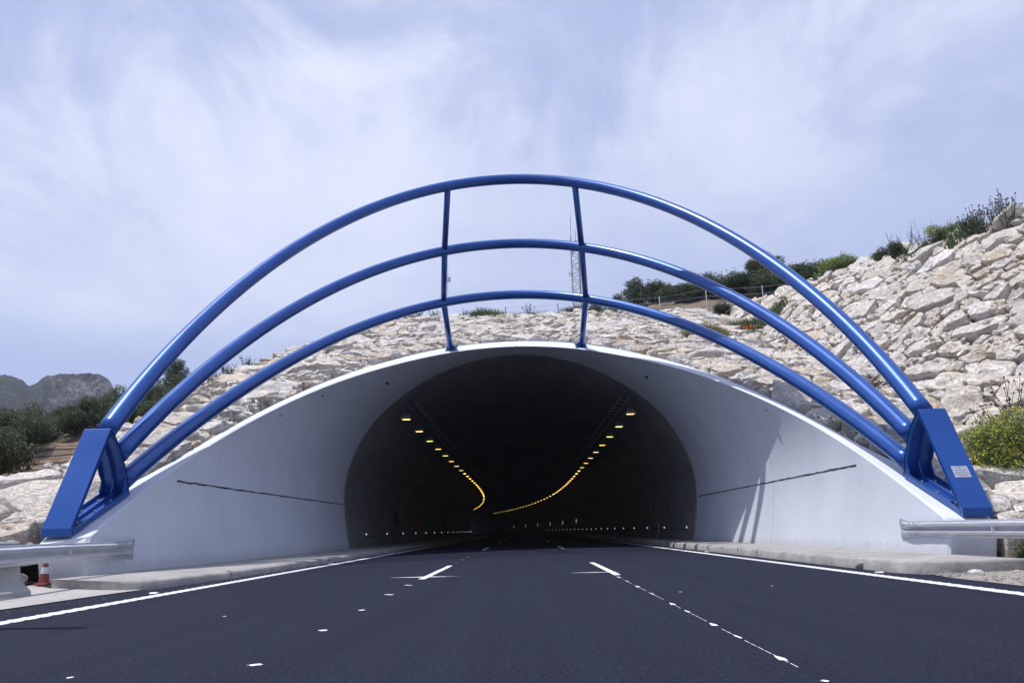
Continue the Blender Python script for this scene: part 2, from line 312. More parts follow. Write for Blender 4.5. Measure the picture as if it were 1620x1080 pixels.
def out_top(x):
    """height of the portal's outer surface over x"""
    k = MID + int(np.argmax(OUT[MID:, 0])); return np.interp(np.abs(x), OUT[MID:k+1, 0], OUT[MID:k+1, 1], right=0.0)
Y_RING, CURVE_Y, CURVE_R, Y_END = 38.0, 93.0, 917.0, 352.0
def axis_shift(y): return np.where(y > CURVE_Y, -(y-CURVE_Y)**2/(2*CURVE_R), 0.0)
def build_portal():
    root = empty('tunnel_portal', (0, 38, 0)); tag(root, 'white concrete tunnel mouth cut off at a slant under the blue arches', 'tunnel portal')
    n = len(IN); V = []; F = []
    ts = np.linspace(0, 1, 25)
    ch = 0.05
    def ring(P, ys): return [(p[0], y, p[1]) for p, y in zip(P, ys)]
    yi = np.maximum(15.3, rim_y(IN[:, 1])); yo = np.maximum(15.3, rim_y(OUT[:, 1]))
    INc = IN + nrm*ch
    rows = [ring(IN, yi + (Y_RING+0.05-yi)*t) for t in ts[::-1]]       # inside, from the ring out to the rim
    rows[-1] = ring(IN, yi + ch*1.2)
    rows += [ring(INc, np.maximum(15.3, rim_y(INc[:, 1])))]
    rows += [ring(OUT - nrm*ch, np.maximum(15.3, rim_y((OUT-nrm*ch)[:, 1])))]
    rows += [ring(OUT, yo + ch*1.2), ring(OUT, np.full(n, Y_RING+6.0))]
    for k, rw in enumerate(rows):
        V += rw
        if k: F += [((k-1)*n+i, (k-1)*n+i+1, k*n+i+1, k*n+i) for i in range(n-1)]
    mb = MB(); mb.add([(x, y-38, z) for x, y, z in V], [f[::-1] for f in F])
    o = mb.build('portal_wall', WHITE, root); es = o.modifiers.new('edge', 'EDGE_SPLIT'); es.split_angle = rad(22)
    me = o.data; me.polygons.foreach_set('use_smooth', [(i//(n-1)) < 24 or (i//(n-1)) == 27 for i in range(len(me.polygons))])
    # horizontal and upright joints in the painted wall
    zj = 2.2
    for sgn in (-1, 1):
        m = MB(); pts = []
        ys = np.linspace(19.6, 37.9, 60); rr = np.random.default_rng(3 if sgn < 0 else 4)
        for i in range(len(ys)-1):
            z0, z1 = zj + rr.normal(0, .004), zj + rr.normal(0, .004); w = .013 + .012*rr.random(); x = sgn*(prof_x(zj)-0.006)
            m.add([(x, ys[i]-38, z0-w), (x, ys[i+1]-38, z0-w), (x, ys[i+1]-38, z0+w), (x, ys[i]-38, z0+w)], [(0, 1, 2, 3)])
        m.build('horizontal_joint', DARK, root)
    def arc_joint(y, side, z0, z1, w, mat):
        m = MB()
        for i in range(0 if side < 0 else MID, MID if side < 0 else NP-1):
            a, b = IN[i]-nrm[i]*.004, IN[i+1]-nrm[i+1]*.004
            if not (z0 <= min(a[1], b[1]) and max(a[1], b[1]) <= min(z1, .408*y-5.52)): continue
            m.add([(a[0], y-w-38, a[1]), (a[0], y+w-38, a[1]), (b[0], y+w-38, b[1]), (b[0], y-w-38, b[1])], [(0, 1, 2, 3)])
        if m.f: m.build('upright_joint', mat, root)
    JT = m_plain('filled_joint', (0.70, 0.73, 0.80), 0.7); JD = m_plain('shallow_joint', (0.38, 0.40, 0.46), 0.8)
    arc_joint(22.3, 1, 2.25, 3.5, .014, JT)
    for y_, sd, z0_, w_, mt in ((22.2, -1, 2.25, .007, JD), (25.6, -1, 2.2, .010, JT), (29.4, -1, 2.2, .012, JT), (33.4, -1, .2, .008, JD), (28.8, 1, 2.2, .008, JD), (33.4, 1, .2, .008, JD), (26.2, 1, .25, .006, JD)): arc_joint(y_, sd, z0_, 9.3, w_, mt)
    for sgn, y, z in ((-1, 34.3, 7.35), (1, 34.3, 7.35), (-1, 28.8, 5.9)):
        m = MB(); x = sgn*(prof_x(z)+.03); s_ = .14 if y > 30 else .05
        R = Matrix.Rotation(sgn*rad(45), 3, 'Y'); m.box((x - sgn*.02, y-38, z), (s_, s_*2.2, .08), R); m.build('fixing_hole', DARK, root)
    # dark crown joint
    m = MB(); m.box((0.02, 36.55-38+.4, 9.372), (.03, 1.5, .012)); m.build('crown_joint', DARK, root)
    return root
build_portal()

def sweep(P, ys, name, mat, parent=None, flip=False, smooth=True):
    n = len(P); V = []; F = []
    for k, y in enumerate(ys):
        s = float(axis_shift(np.array(y))); V += [(p[0]+s, y, p[1]) for p in P]
        if k: F += [((k-1)*n+i, (k-1)*n+i+1, k*n+i+1, k*n+i) for i in range(n-1)]
    if flip: F = [f[::-1] for f in F]
    return MB().add(V, F).build(name, mat, parent, smooth)
YS = list(np.arange(Y_RING, CURVE_Y, 5.0)) + list(np.arange(CURVE_Y, Y_END+1, 4.0))
IN_S = IN*np.array([1, 1]) - nrm*0.05
tl = sweep(IN_S, YS, 'tunnel_lining', LINING, None, True)
tag(tl, 'long dark grey concrete tunnel lining that curves away to the left', 'tunnel')
m = MB(); n = len(IN_S); V = [(p[0], Y_RING, p[1]) for p in IN_S] + [(p[0], Y_RING, p[1]) for p in IN]
m.add(V, [(i, i+1, n+i+1, n+i) for i in range(n-1)]); m.build('lining_edge', LINING, tl)
for y in np.arange(46, 110, 8.0):
    ring_d = MB()
    s = float(axis_shift(np.array(y)))
    for i in range(n-1):
        a, b = IN_S[i]-nrm[i]*.006, IN_S[i+1]-nrm[i+1]*.006
        ring_d.add([(a[0]+s, y-.015, a[1]), (a[0]+s, y+.015, a[1]), (b[0]+s, y+.015, b[1]), (b[0]+s, y-.015, b[1])], [(0, 1, 2, 3)])
    ring_d.build('lining_joint', DARK, tl)

# ------------------------------------------------------------------ road, pavements, markings
RY = list(np.arange(-30, 90, 6.0)) + YS[11:]
RY = sorted(set([float(v) for v in RY]))
road = sweep([(-6.32, 0.0), (0, 0.0), (6.5, 0.0)], RY, 'road', ASPH, None, False, False); tag(road, kind='structure')
def strip(xc, w, y0, y1, z, step=1.0, jag=0.0, seed=0):
    rr = np.random.default_rng(seed); m = MB(); ys = np.arange(y0, y1+1e-6, step); V = []; F = []
    for k, y in enumerate(ys):
        s = float(axis_shift(np.array(y))); a, b = rr.normal(0, jag, 2)
        V += [(xc-w/2+s+a, y, z), (xc+w/2+s+b, y, z)]
        if k: F.append((2*k-2, 2*k-1, 2*k+1, 2*k))
    return m.add(V, F)
def ribbed_line(xc, w, y0, y1, seed):
    m = strip(xc, w, y1, 340, .004, 4.0, 0.0, seed); r2 = np.random.default_rng(seed)
    ys = np.arange(y0, y1+.01, .125); V = []; F = []
    for k, y in enumerate(ys):
        sw = (0.007 if k % 2 else -0.005) + r2.normal(0, .003)
        V += [(xc-w/2-sw, y, .004), (xc+w/2+sw, y, .004)]
        if k: F.append((2*k-2, 2*k-1, 2*k+1, 2*k))
    m.add(V, F)
    for k in range(int((22-y0)/.25)):                # raised ribs of the profiled line
        y = y0 + k*.25; m.box((xc, y, .007), (w*.94, .05, .006))
    return m
ribbed_line(-5.25, .21, 1.0, 40, 1).build('edge_line', PAINT, road); ribbed_line(5.78, .21, 1.0, 40, 2).build('edge_line', PAINT, road)
for xc in (-1.68, 1.86):
    for k, y0 in enumerate([14.7, 35.6, 56, 76, 96, 116, 136, 156]):
        strip(xc, .125, y0, y0+5.6, .004, 1.4, .004, k).build('lane_dash', PAINT, road)
def blot(pts, z=.0045):
    m = MB(); m.add([(x, y, z) for x, y in pts], [tuple(range(len(pts)))]); return m
def smear(cx, cy, wx, wy, seed):
    rr = np.random.default_rng(seed); K = 28; P = []
    for k in range(K):
        t = 2*math.pi*k/K; e = 1 + rr.normal(0, .16); P.append((cx + math.copysign(abs(math.cos(t))**1.5, math.cos(t))*wx*e, cy + math.sin(t)*wy*(1+rr.normal(0, .2))*(.25+.75*abs(math.sin(t)))))
    return blot(P)
smear(-1.72, 15.4, .62, .10, 4).build('paint_smear', PAINT, road); smear(1.52, 15.7, .52, .07, 5).build('paint_smear', PAINT, road)
for i, (x, y) in enumerate([(-1.66, 13.1), (-1.72, 13.15), (-1.65, 11.2), (-1.71, 11.25), (-1.61, 9.06), (-1.59, 7.26), (-1.57, 5.44), (-1.68, 22.0), (-1.68, 24.2), (-1.68, 26.6), (-1.7, 30), (-1.66, 33.2), (-3.0, 8.7), (1.8, 4.51), (2.2, 10.6), (3.6, 11.3), (-3.9, 6.3), (-2.6, 5.1)]):
    smear(x, y, .045 if i < 12 else .022, .05 if i < 12 else .03, 20+i).build('paint_spot', PAINT, road)
rr = np.random.default_rng(5)
for i, y in enumerate([13.9, 12.8, 11.6, 10.3, 8.9, 8.1, 7.0, 6.2, 5.2]):   # set-out marks along the right lane line
    q = .55 + .035*y; P = [(1.80, y), (1.825, y+.03*q), (1.81, y+.24*q), (1.79, y+.20*q)] if i % 2 else [(1.775, y), (1.825, y-.02), (1.83, y+.10*q), (1.80, y+.26*q), (1.785, y+.16*q)]
    blot(P).build('paint_spot', PAINT, road)
gl = MB()
for k in range(70):
    y = 4.6 + k*.17
    if rr.random() < .75: gl.add([(1.80, y, .0042), (1.806, y, .0042), (1.806, y+.14, .0042), (1.80, y+.14, .0042)], [(0, 1, 2, 3)])
gl.build('setting_out_line', PAINT, road)
for k in range(34):                                    # small paint crumbs
    pass
# pavements with kerb
def pavement(sgn, xk0, name, h, nose):
    """raised walkway between kerb and wall; nose = outline points (|x|, y) of its near end"""
    V = []; F = []; rr = np.random.default_rng(11 if sgn < 0 else 12)
    outer = lambda y: 8.20
    ys = [y for y in np.arange(nose[-1][1]+.3, 60, .35)] + list(np.arange(60, Y_END, 5.0))
    m = MB()
    kerb = [(x, y) for x, y in nose] + [(xk0(y), y) for y in ys]
    rows = []
    for i, (x, y) in enumerate(kerb):
        s = float(axis_shift(np.array(y))); jx, jz = rr.normal(0, .006), rr.normal(0, .004)
        if y > 60: jx = jz = 0
        yb = max(y, nose[0][1]); bx = 8.20
        rows.append([(sgn*(x+jx)+s, y, -.01), (sgn*(x+.02+jx)+s, y+.01, h-.045+jz), (sgn*(x+.05+jx)+s, y+.02, h-.012+jz), (sgn*(x+.12)+s, y+.04, h+jz), (sgn*(bx*.5+x*.5+.05)+s, (yb+y)/2+.03, h+.004), (sgn*bx+s, yb+.05, h+.006)])
    nr = 6
    for r in rows: V += r
    for k in range(1, len(rows)):
        for j in range(nr-1): F.append(((k-1)*nr+j, (k-1)*nr+j+1, k*nr+j+1, k*nr+j))
    if sgn < 0: F = [f[::-1] for f in F]
    o = m.add(V, F).build(name, KERB, None, True); tag(o, kind='structure')
    for p in o.data.polygons: p.use_smooth = True
    # joints between kerb stones
    for y in ([16.4, 24.2, 33] if sgn < 0 else np.arange(21.5, 40, 1.9)):
        x = float(xk0(y)) - .004; j = MB(); j.box((sgn*(x+.015), y, h/2-.01), (.025, .014 + .012*rr.random(), h*.8)); j.box((sgn*(x+.12), y, h-.004), (.20, .012, .012)); j.build('kerb_joint', JOINTM, o)
    return o
pavement(-1, lambda y: np.interp(y, [13.5, 17, 24, 60], [6.0, 5.72, 5.66, 5.66]), 'left_pavement', .155, [(8.15, 14.25), (7.75, 14.1), (7.3, 13.75), (6.8, 13.45), (6.35, 13.3), (6.1, 13.35)])
pavement(1, lambda y: 6.32+0*y, 'right_pavement', .20, [(8.9, 13.15), (8.0, 13.0), (7.2, 13.0), (6.75, 13.02), (6.5, 13.15), (6.38, 13.4)])

# flat concrete apron and verges
ap = MB().add([(-6.28, 4.0, .012), (-6.28, 10.0, .012), (-6.22, 12.2, .012), (-6.1, 13.45, .012), (-7.3, 13.9, .012), (-8.3, 14.4, .012), (-9.2, 15.4, .012), (-9.4, 4.0, .012)], [tuple(range(8))[::-1]])
tag(ap.build('concrete_apron', APRON), kind='structure')

# ------------------------------------------------------------------ terrain
FOLD, KR = 12.7, 0.9
XC_Y, XC_X = [12, 20, 24, 28.1, 31.75, 34.7, 36.7, 39.2, 43.3, 48.0], [21.9, 20.9, 20.0, 19.1, 18.2, 17.0, 16.35, 15.6, 13.8, 12.7]
LH_Y, LH_Z = [0, 12, 16, 22, 30, 37, 41, 50, 60, 82, 110, 150], [0.05, 0.15, .35, 0.8, 2.1, 3.9, 6.6, 8.3, 10.2, 14.2, 16.5, 17.0]
def plane_c(x, y): return .408*y - 5.44
def xcrest(y): return np.interp(y, XC_Y, XC_X)
def pn(x, y, s, seed):
    """cheap smooth noise"""
    r3 = np.random.default_rng(seed); o = 0
    for k in range(6):
        a, b, p = r3.normal(0, 1, 2).tolist() + [r3.random()*6.28]; o = o + np.sin((a*x + b*y)/s*(1+.6*k) + p)/(1+.6*k)
    return o/2.6
def T(x, y):
    x = np.asarray(x, float); y = np.asarray(y, float)
    c = np.maximum(plane_c(x, y), 0.0)
    xc = xcrest(y)
    r = np.maximum(plane_c(x, y) + KR*(np.minimum(x, xc) - FOLD), 0) + .06*np.maximum(x-xc, 0)
    z = np.where(x > FOLD, np.maximum(r, c*0), c)
    s = np.interp(x, [-4, 4, 12, 20, 34], [-.02, .10, .31, .385, .46])
    far = 14.14 + s*np.clip(y-48, 0, 27) + .12*np.clip(y-75, 0, 60)
    w = np.clip((y-47.5)/1.5, 0, 1); z = np.where(y > 47.5, z*(1-w) + far*w, z)
    # crest of the left fill
    cl = np.interp(y, [14, 20, 31, 36, 43.7, 47.4, 49], [-12.6, -11.9, -11.7, -11.2, -9.6, -7.2, -4.0])
    lh = np.interp(y, LH_Y, LH_Z) * np.interp(x/np.maximum(y, 1), [-.78, -.62, -.50, -.35], [.66, .80, 1.0, 1.12]) + .5*pn(x, y, 6, 3)*np.clip((y-24)/20, 0, 1) + np.clip(-(x+16), 0, 40)*.01
    w = np.clip((cl - x)/3.2, 0, 1); w = w*w*(3-2*w)
    z = z*(1-w) + lh*w
    return z
def build_terrain():
    xs = np.concatenate([np.arange(-90, -20, 2.0), np.arange(-20, 26, .55), np.arange(26, 90, 2.0)]); ys = np.concatenate([np.arange(9.4, 60, .55), np.arange(60, 170, 2.2)])
    X, Y = np.meshgrid(xs, ys); Z = T(X, Y)
    rocky = (X > -12.4) & (Y < 48.5) & (X < xcrest(Y)+.3)
    n1 = pn(X, Y, 2.2, 9)*.12 + rng.normal(0, .05, X.shape)
    bank = np.clip((Y-34)/2, 0, 1)*np.clip((44-Y)/2, 0, 1)*(X < -14)
    Z = Z + np.where(rocky, -.42, 0) + n1*np.clip(np.abs(X)-9.5, 0, 1) + bank*(.35*np.sin(Z*5 + .5*np.sin(X*.6)))
    Z = np.where((np.abs(X) > 9.3) & ~rocky, np.maximum(Z, 0.015), Z)
    nx = len(xs); idx = np.arange(X.size).reshape(X.shape)
    a, b, c, d = idx[:-1, :-1], idx[:-1, 1:], idx[1:, 1:], idx[1:, :-1]
    cx, cy = (X[:-1, :-1]+X[1:, 1:])/2, (Y[:-1, :-1]+Y[1:, 1:])/2
    lim = np.where(np.abs(cx) < 9.5, (out_top(cx) + 5.44)/.408 + .35, 0)
    keep = (cy > lim) & ~((np.abs(cx) < 9.6) & (cy < 16.5))
    F = np.stack([a[keep], b[keep], c[keep], d[keep]], 1)
    me = np_mesh('hillside', np.stack([X.ravel(), Y.ravel(), Z.ravel()], 1), [F], SOIL, True)
    tag(link('hillside', me), kind='structure')
build_terrain()
gr = MB().add([(-3000, -3000, -.04), (3000, -3000, -.04), (3000, 3000, -.04), (-3000, 3000, -.04)], [(0, 1, 2, 3)]); tag(gr.build('ground', SOIL), kind='structure')
def build_mountain():
    az = np.linspace(-.98, -.30, 240); rs = np.linspace(0, 1, 70)
    # skyline, as the tangent of the elevation angle along the bearing x/y
    bx = [-1.0, -.80, -.70, -.672, -.655, -.648, -.636, -.624, -.608, -.585, -.568, -.553, -.542, -.528, -.49, -.45, -.35]
    el = [.235, .222, .214, .212, .205, .198, .203, .2115, .2135, .213, .214, .212, .205, .185, .165, .15, .13]
    rr = np.random.default_rng(21)
    A, Rr = np.meshgrid(az, rs); D = 430 + 240*Rr
    top = np.interp(A, bx, el)
    prof = np.where(Rr < .8, .42 + .30*(Rr/.8), .72 + .28*np.clip((Rr-.8)/.13, 0, 1)); prof = np.where(Rr > .95, prof*(1-(Rr-.95)*4), prof)
    lin = .42 + .58*np.clip(Rr/.93, 0, 1)
    cliff = np.clip(1-np.abs(A+.575)/.050, 0, 1)**.35
    p = prof*cliff + lin*(1-cliff)
    x, y = A*D, D
    z = (.82 + top*(430+240*.93))*p
    nz = pn(x, y, 22, 31)*2.0 + pn(x, y, 8, 32)*.8 + rr.normal(0, .8, x.shape)*np.where(Rr > .78, .45, 1.1)
    z = z + nz*np.clip(Rr*3, 0, 1); y = y + (pn(x, z*1.2, 5, 33)*5 + rr.normal(0, 1.6, x.shape))*cliff*(Rr < .92)
    idx = np.arange(x.size).reshape(x.shape); F = np.stack([idx[:-1, :-1].ravel(), idx[:-1, 1:].ravel(), idx[1:, 1:].ravel(), idx[1:, :-1].ravel()], 1)
    tint = np.repeat((cliff*np.clip((Rr-.6)*5, 0, 1)).ravel()[:, None], 3, 1)
    me = np_mesh('mountain', np.stack([x.ravel(), y.ravel(), z.ravel()], 1), [F], MOUNT, False, tint); tag(link('mountain', me), kind='structure')
build_mountain()
#@@PART2@@
# ------------------------------------------------------------------ blue steel arches
def build_arches():
    root = empty('blue_arch_canopy', (0, 17, .9)); tag(root, 'three glossy blue steel tube arches on triangular feet straddling the tunnel mouth', 'steel arches')
    O = Vector((0, 17, .9))
    def rel(p): return (p[0]-O.x, p[1]-O.y, p[2]-O.z)
    spec = [(8.82, 16.75, 17.45, 29.66, -12.151, .9105), (8.78, 17.3, 17.7, 31.95, -9.472, .7007), (8.74, 17.5, 17.2, 34.6, -7.482, .546)]
    for W, yb, yc, yt, a, b in spec:
        P = []
        for t in np.linspace(math.asin((yb-yc)/(yt-yc)), math.pi/2, 100):
            P.append((W*math.cos(t)**.985 if math.cos(t) > 0 else 0, yc + (yt-yc)*math.sin(t)))
        P = [(x, y, a + b*y) for x, y in P]
        
        P[-1] = (0, yt, a + b*yt)
        L = [(-x, y, z) for x, y, z in P[:-1]] + [P[-1]] + P[:-1][::-1]
        m = MB(); m.tube([rel(p) for p in L], .205, 40); o = m.build('arch_tube', BLUE, root, True)
        # welded collars where the tube lengths meet
        for i in (27, 59, len(L)-60, len(L)-28):
            p, q = Vector(rel(L[i])), Vector(rel(L[i+1])); d = (q-p).normalized(); MB().tube([p, p+d*.035], .2070, 40, False).build('weld_seam', BLUE, o, True)
    for s in (-1, 1):
        K = [(3.05, 35.60, 9.05), (3.17, 33.43, 10.77), (2.90, 31.14, 12.35), (2.56, 29.12, 14.36)]
        m = MB()
        for i in range(3): m.tube([rel((s*K[i][0], K[i][1], K[i][2])), rel((s*K[i+1][0], K[i+1][1], K[i+1][2]))], .125, 18)
        st = m.build('strut', BLUE, root, True)
        for p in st.data.polygons: p.use_smooth = len(p.vertices) == 4
        R = Matrix.Rotation(math.atan(.408), 3, 'X'); R = R @ Matrix.Rotation(s*.25, 3, 'Y'); m = MB(); c = rel((s*3.05, 35.62, 9.14)); m.box(c, (.62, .62, .03), R)
        for dx in (-.24, .24):
            for dy in (-.24, .24): p = Vector(c) + R @ Vector((dx, dy, .03)); m.box(p, (.06, .06, .05), R)
        m.build('base_plate', BLUE, st)
        m = MB()
        for (dx, dy) in ((.2, 0), (-.2, 0), (0, -.2)):
            q = Vector(c); w = R @ Vector((dx, dy, 0)); u = R @ Vector((0, 0, 1)); n_ = (w.cross(u)).normalized()*.008
            V = [q + w*.3 - n_, q + w*1.3 - n_, q + w*.3 + u*.3 - n_, q + w*.3 + n_, q + w*1.3 + n_, q + w*.3 + u*.3 + n_]
            m.add(V, [(0, 1, 2), (5, 4, 3), (0, 3, 4, 1), (1, 4, 5, 2), (2, 5, 3, 0)])
        m.build('gusset', BLUE, st)
    for s in (-1, 1):
        xi, xo = s*8.60, s*9.16
        fr = empty('anchor_frame', rel((s*8.88, 15.45, .95))); fr.parent = root
        tag(fr, 'triangular blue steel foot with sloping front plate at the %s end of the arches' % ('left' if s < 0 else 'right'))
        F0 = Vector((s*8.88, 15.45, .95))
        def yz(P): return [(y-F0.y, z-F0.z) for y, z in P]
        x0, x1 = xi-F0.x, xo-F0.x
        m = MB(); m.prism(yz([(15.42, .89), (15.42, 1.05), (16.53, 3.13), (16.60, 3.13), (16.60, 3.05), (15.50, .99), (15.50, .90)]), x0-s*.006, x1+s*.006); fp = m.build('front_plate', BLUE, fr); bevel(fp, .008)
        outer = [(16.56, 3.09), (16.80, 2.98), (17.02, 2.78), (17.22, 2.54), (17.40, 2.26), (17.54, 1.98), (17.62, 1.79)]
        base = [(17.62, 1.79), (15.50, .915)]
        def offset(P, d):
            Q = []
            for i in range(len(P)):
                a, b = P[max(i-1, 0)], P[min(i+1, len(P)-1)]; t = np.array([b[0]-a[0], b[1]-a[1]]); t /= np.linalg.norm(t); Q.append((P[i][0]+t[1]*d, P[i][1]-t[0]*d))
            return Q
        dpt = .13
        inner = offset(outer, dpt); inner[0] = (16.53, 2.97)
        inner = inner[:-2] + [(17.385, 2.10), (17.375, 1.95), (17.33, 1.85)]
        m = MB(); wth = .03
        oi = offset(outer, wth); m.prism(yz(outer + oi[::-1]), x0, x1)
        for xa in (x0, (x0+x1)/2-s*.012, x1-s*.024): m.prism(yz(outer[:-1] + [(17.60, 1.83)] + inner[::-1]), xa, xa+s*.024)
        m.build('curved_beam', BLUE, fr)
        m = MB(); bo = offset(base, wth); m.prism(yz([(17.62, 1.785), (15.50, .912), (15.50, .945), (17.60, 1.815)]), x0, x1)
        for xa in (x0+s*.001, (x0+x1)/2-s*.0125, x1-s*.025): m.prism(yz([(17.60, 1.80), (15.52, .945), (15.55, 1.02), (15.62, 1.065), (17.30, 1.790), (17.36, 1.85), (17.375, 1.97)]), xa, xa+s*.024)
        for yy in (15.68, 15.92): m.prism(yz([(yy, .99 + .4*(yy-15.6)), (yy+.025, .99+.4*(yy-15.6)), (yy+.025, 1.055+.43*(yy-15.6)), (yy, 1.05+.43*(yy-15.6))]), x0+s*.03, x1-s*.03)
        m.build('base_beam', BLUE, fr)
        for yy in (15.9, 16.5, 17.1):
            z = .945 + .408*(yy-15.5)+.02
            for xx in (.14, .42): MB().tube([(x0+s*xx, yy-F0.y, z-F0.z), (x0+s*xx, yy-F0.y-.01, z-F0.z+.05)], .022, 6).build('anchor_bolt', GALV, fr)
        if s > 0:   # the little plaque
            def onp(u, w, e): # u across 0..1, w up the plate 0..1
                y = 15.42 + w*1.11; z = 1.05 + w*2.08; n_ = Vector((0, -.882, .470)); return Vector((8.60 + u*.56, y, z)) + n_*e - F0
            def patch(u0, u1, w0, w1, e): return [onp(u0, w0, e), onp(u1, w0, e), onp(u1, w1, e), onp(u0, w1, e)]
            m = MB(); a, b = patch(.22, .79, .285, .395, .001), patch(.22, .79, .285, .395, .007); m.add(a+b, [(3, 2, 1, 0), (4, 5, 6, 7), (0, 1, 5, 4), (1, 2, 6, 5), (2, 3, 7, 6), (3, 0, 4, 7)])
            pl = m.build('plaque', PLAQUE, fr); m = MB()
            def word(u0, u1, w, h):
                u = u0
                while u < u1: l = .010 + .016*rr.random(); m.add(patch(u, min(u+l, u1), w, w+h, .0085), [(0, 1, 2, 3)]); u += l + .006
            word(.43, .57, .381, .006); m.add(patch(.485, .515, .370, .377, .0085), [(0, 1, 2, 3)])
            for w_, a_, b_ in ((.352, .30, .71), (.330, .27, .74), (.312, .27, .74), (.297, .36, .66)): word(a_, b_, w_, .005)
            m.build('lettering', INK, pl)
    return root
build_arches()

# ------------------------------------------------------------------ tunnel lamps and small fittings
def lamp_proto(full_):
    root = empty('tunnel_lamp')
    if full_:
        m = MB(); m.add([(-.24, -.16, .06), (.24, -.16, .06), (.24, .16, .06), (-.24, .16, .06), (-.17, -.11, .19), (.17, -.11, .19), (.17, .11, .19), (-.17, .11, .19)], [(0, 1, 5, 4), (1, 2, 6, 5), (2, 3, 7, 6), (3, 0, 4, 7), (4, 5, 6, 7)])
        for a in ((0, -.165), (0, .165)): m.box((0, a[1], .05), (.50, .02, .06))
        for a in (-.245, .245): m.box((a, 0, .05), (.02, .31, .06))
        m.build('housing', GREYMET, root)
        m = MB(); m.box((-.12, 0, .23), (.03, .04, .12)); m.box((.12, 0, .23), (.03, .04, .12)); m.box((0, 0, .30), (.34, .06, .03)); m.build('bracket', GREYMET, root)
        m = MB(); m.box((0, 0, .035), (.36, .22, .03)); o = m.build('lamp_glass', LAMP, root); bevel(o, .01, 1)
    else:
        m = MB(); m.box((0, 0, .10), (.44, .30, .12)); m.build('housing', GREYMET, root)
        m = MB(); m.box((0, 0, .025), (.22, .14, .03)); m.build('lamp_glass', LAMP2, root)
    return root
def copy_tree(o, parent=None):
    c = o.copy(); COL.objects.link(c)
    if parent: c.parent = parent
    for ch in list(o.children):
        copy_tree(ch, c)
    return c
near_p, far_p = lamp_proto(True), lamp_proto(False); used = {'n': False, 'f': False}
NTH = ['nearest', 'second', 'third', 'fourth', 'fifth', 'sixth', 'seventh', 'eighth']
ys_l = list(np.arange(39.6, 76, 5.0)) + list(np.arange(79.0, 130, 3.9)) + list(np.arange(131, 262, 6.5))
for s in (-1, 1):
    for k, y in enumerate(ys_l):
        if s < 0 and y > 212: continue
        key = 'n' if k < 8 else 'f'; pr = near_p if key == 'n' else far_p
        o = pr if not used[key] else copy_tree(pr); used[key] = True
        o.location = (s*5.72 + float(axis_shift(np.array(y))), y, 6.42)
        side = 'left' if s < 0 else 'right'
        lab = '%s glowing yellow lamp of the row under the %s side of the tunnel vault' % (NTH[k], side) if k < 8 else 'distant glowing lamp in the close %s row deep in the tunnel' % side
        tag(o, lab, 'lamp', 'lamps along the %s of the tunnel' % side if k < 8 else 'distant lamps along the %s of the tunnel' % side)
for s in (-1, 1):
    side = 'left' if s < 0 else 'right'
    root = empty('cable_ladder', (s*5.35, 39, 7.12)); tag(root, 'dark cable ladder hung under the vault above the %s lamps' % side, 'cable ladder')
    m = MB()
    for dx in (-.22, .22): m.box((dx, 35.5, .03), (.03, 72, .07))
    m.build('side_rail', GREYMET, root)
    for k in range(60):
        m = MB(); m.box((0, .3 + k*1.2, -.02), (.60, .06, .03)); m.build('rung', GREYMET, root)
    m = MB()
    for k in range(4): m.tube([(-.14+k*.09, 0, .03), (-.14+k*.09, 72, .03)], .025, 6)
    m.build('cables', BLACK, root)
for s, y0, n_ in ((-1, 42.2, 22), (1, 39.6, 22)):
    side = 'left' if s < 0 else 'right'; sh = None
    for k in range(n_):
        y = y0 + k*6.35; x = s*(prof_x(.8)-.10) + float(axis_shift(np.array(y)))
        root = empty('marker_light', (x, y, .80))
        m = MB(); m.box((0, 0, 0), (.07, .10, .12)); m.build('body', GREYMET, root)
        m = MB(); m.box((-s*.006, -.054, 0), (.052, .012, .085)); m.build('lens', LED, root)
        lab = ('%s white marker light low on the %s tunnel wall' % (NTH[k], side)) if k < 8 else 'tiny distant white marker light low on the %s tunnel wall' % side
        tag(root, lab, 'marker light', 'marker lights on the %s wall' % side if k < 8 else 'distant marker lights on the %s wall' % side)
    m = MB(); m.tube([(s*(prof_x(.72)-.07), y0, .70), (s*(prof_x(.72)-.07), 92, .70)], .018, 6); tag(m.build('conduit', BLACK), 'thin dark conduit running low along the %s tunnel wall' % side, 'conduit')
for k, y in enumerate([120, 143, 166, 190, 214, 238]):
    m = MB(); x = 8.32 + float(axis_shift(np.array(float(y)))); m.box((x-.06, y, 2.0), (.10, .4, .6)); o = m.build('emergency_sign', SIGNLIT)
    tag(o, 'small pale lit sign on the far curve of the right tunnel wall', 'sign', 'pale lit signs on the far right wall')
def cabinet(name, s, y, z, w, h, mat, lab, cat):
    root = empty(name, (s*(prof_x(z)-.14), y, z)); tag(root, lab, cat)
    m = MB(); m.box((0, 0, 0), (.20, w, h)); m.build('box', mat, root); m = MB(); m.box((-s*.108, 0, 0), (.014, w*.86, h*.88)); d = m.build('door', mat, root)
    m = MB(); m.box((-s*.125, w*.32, 0), (.02, .03, .12)); m.build('handle', GREYMET, d)
DKBOX = m_plain('dark_metal_box', (.018, .018, .022), .6)
cabinet('wall_cabinet', -1, 52.5, 1.75, .9, .9, DKBOX, 'dark metal cabinet on the left wall of the tunnel', 'cabinet')
cabinet('hose_cabinet', -1, 62.5, 1.6, .8, .8, RED, 'dim red cabinet beyond the dark one on the left tunnel wall', 'cabinet')
cabinet('phone_cabinet', 1, 51.5, 1.85, .55, .6, m_plain('dull_orange_box', (.20, .07, .02), .6), 'small dull orange box on the right tunnel wall', 'cabinet')
cabinet('niche_door', -1, 84, 1.2, 1.2, 2.2, DKBOX, 'tall dark door in the left tunnel wall, deep inside', 'door')
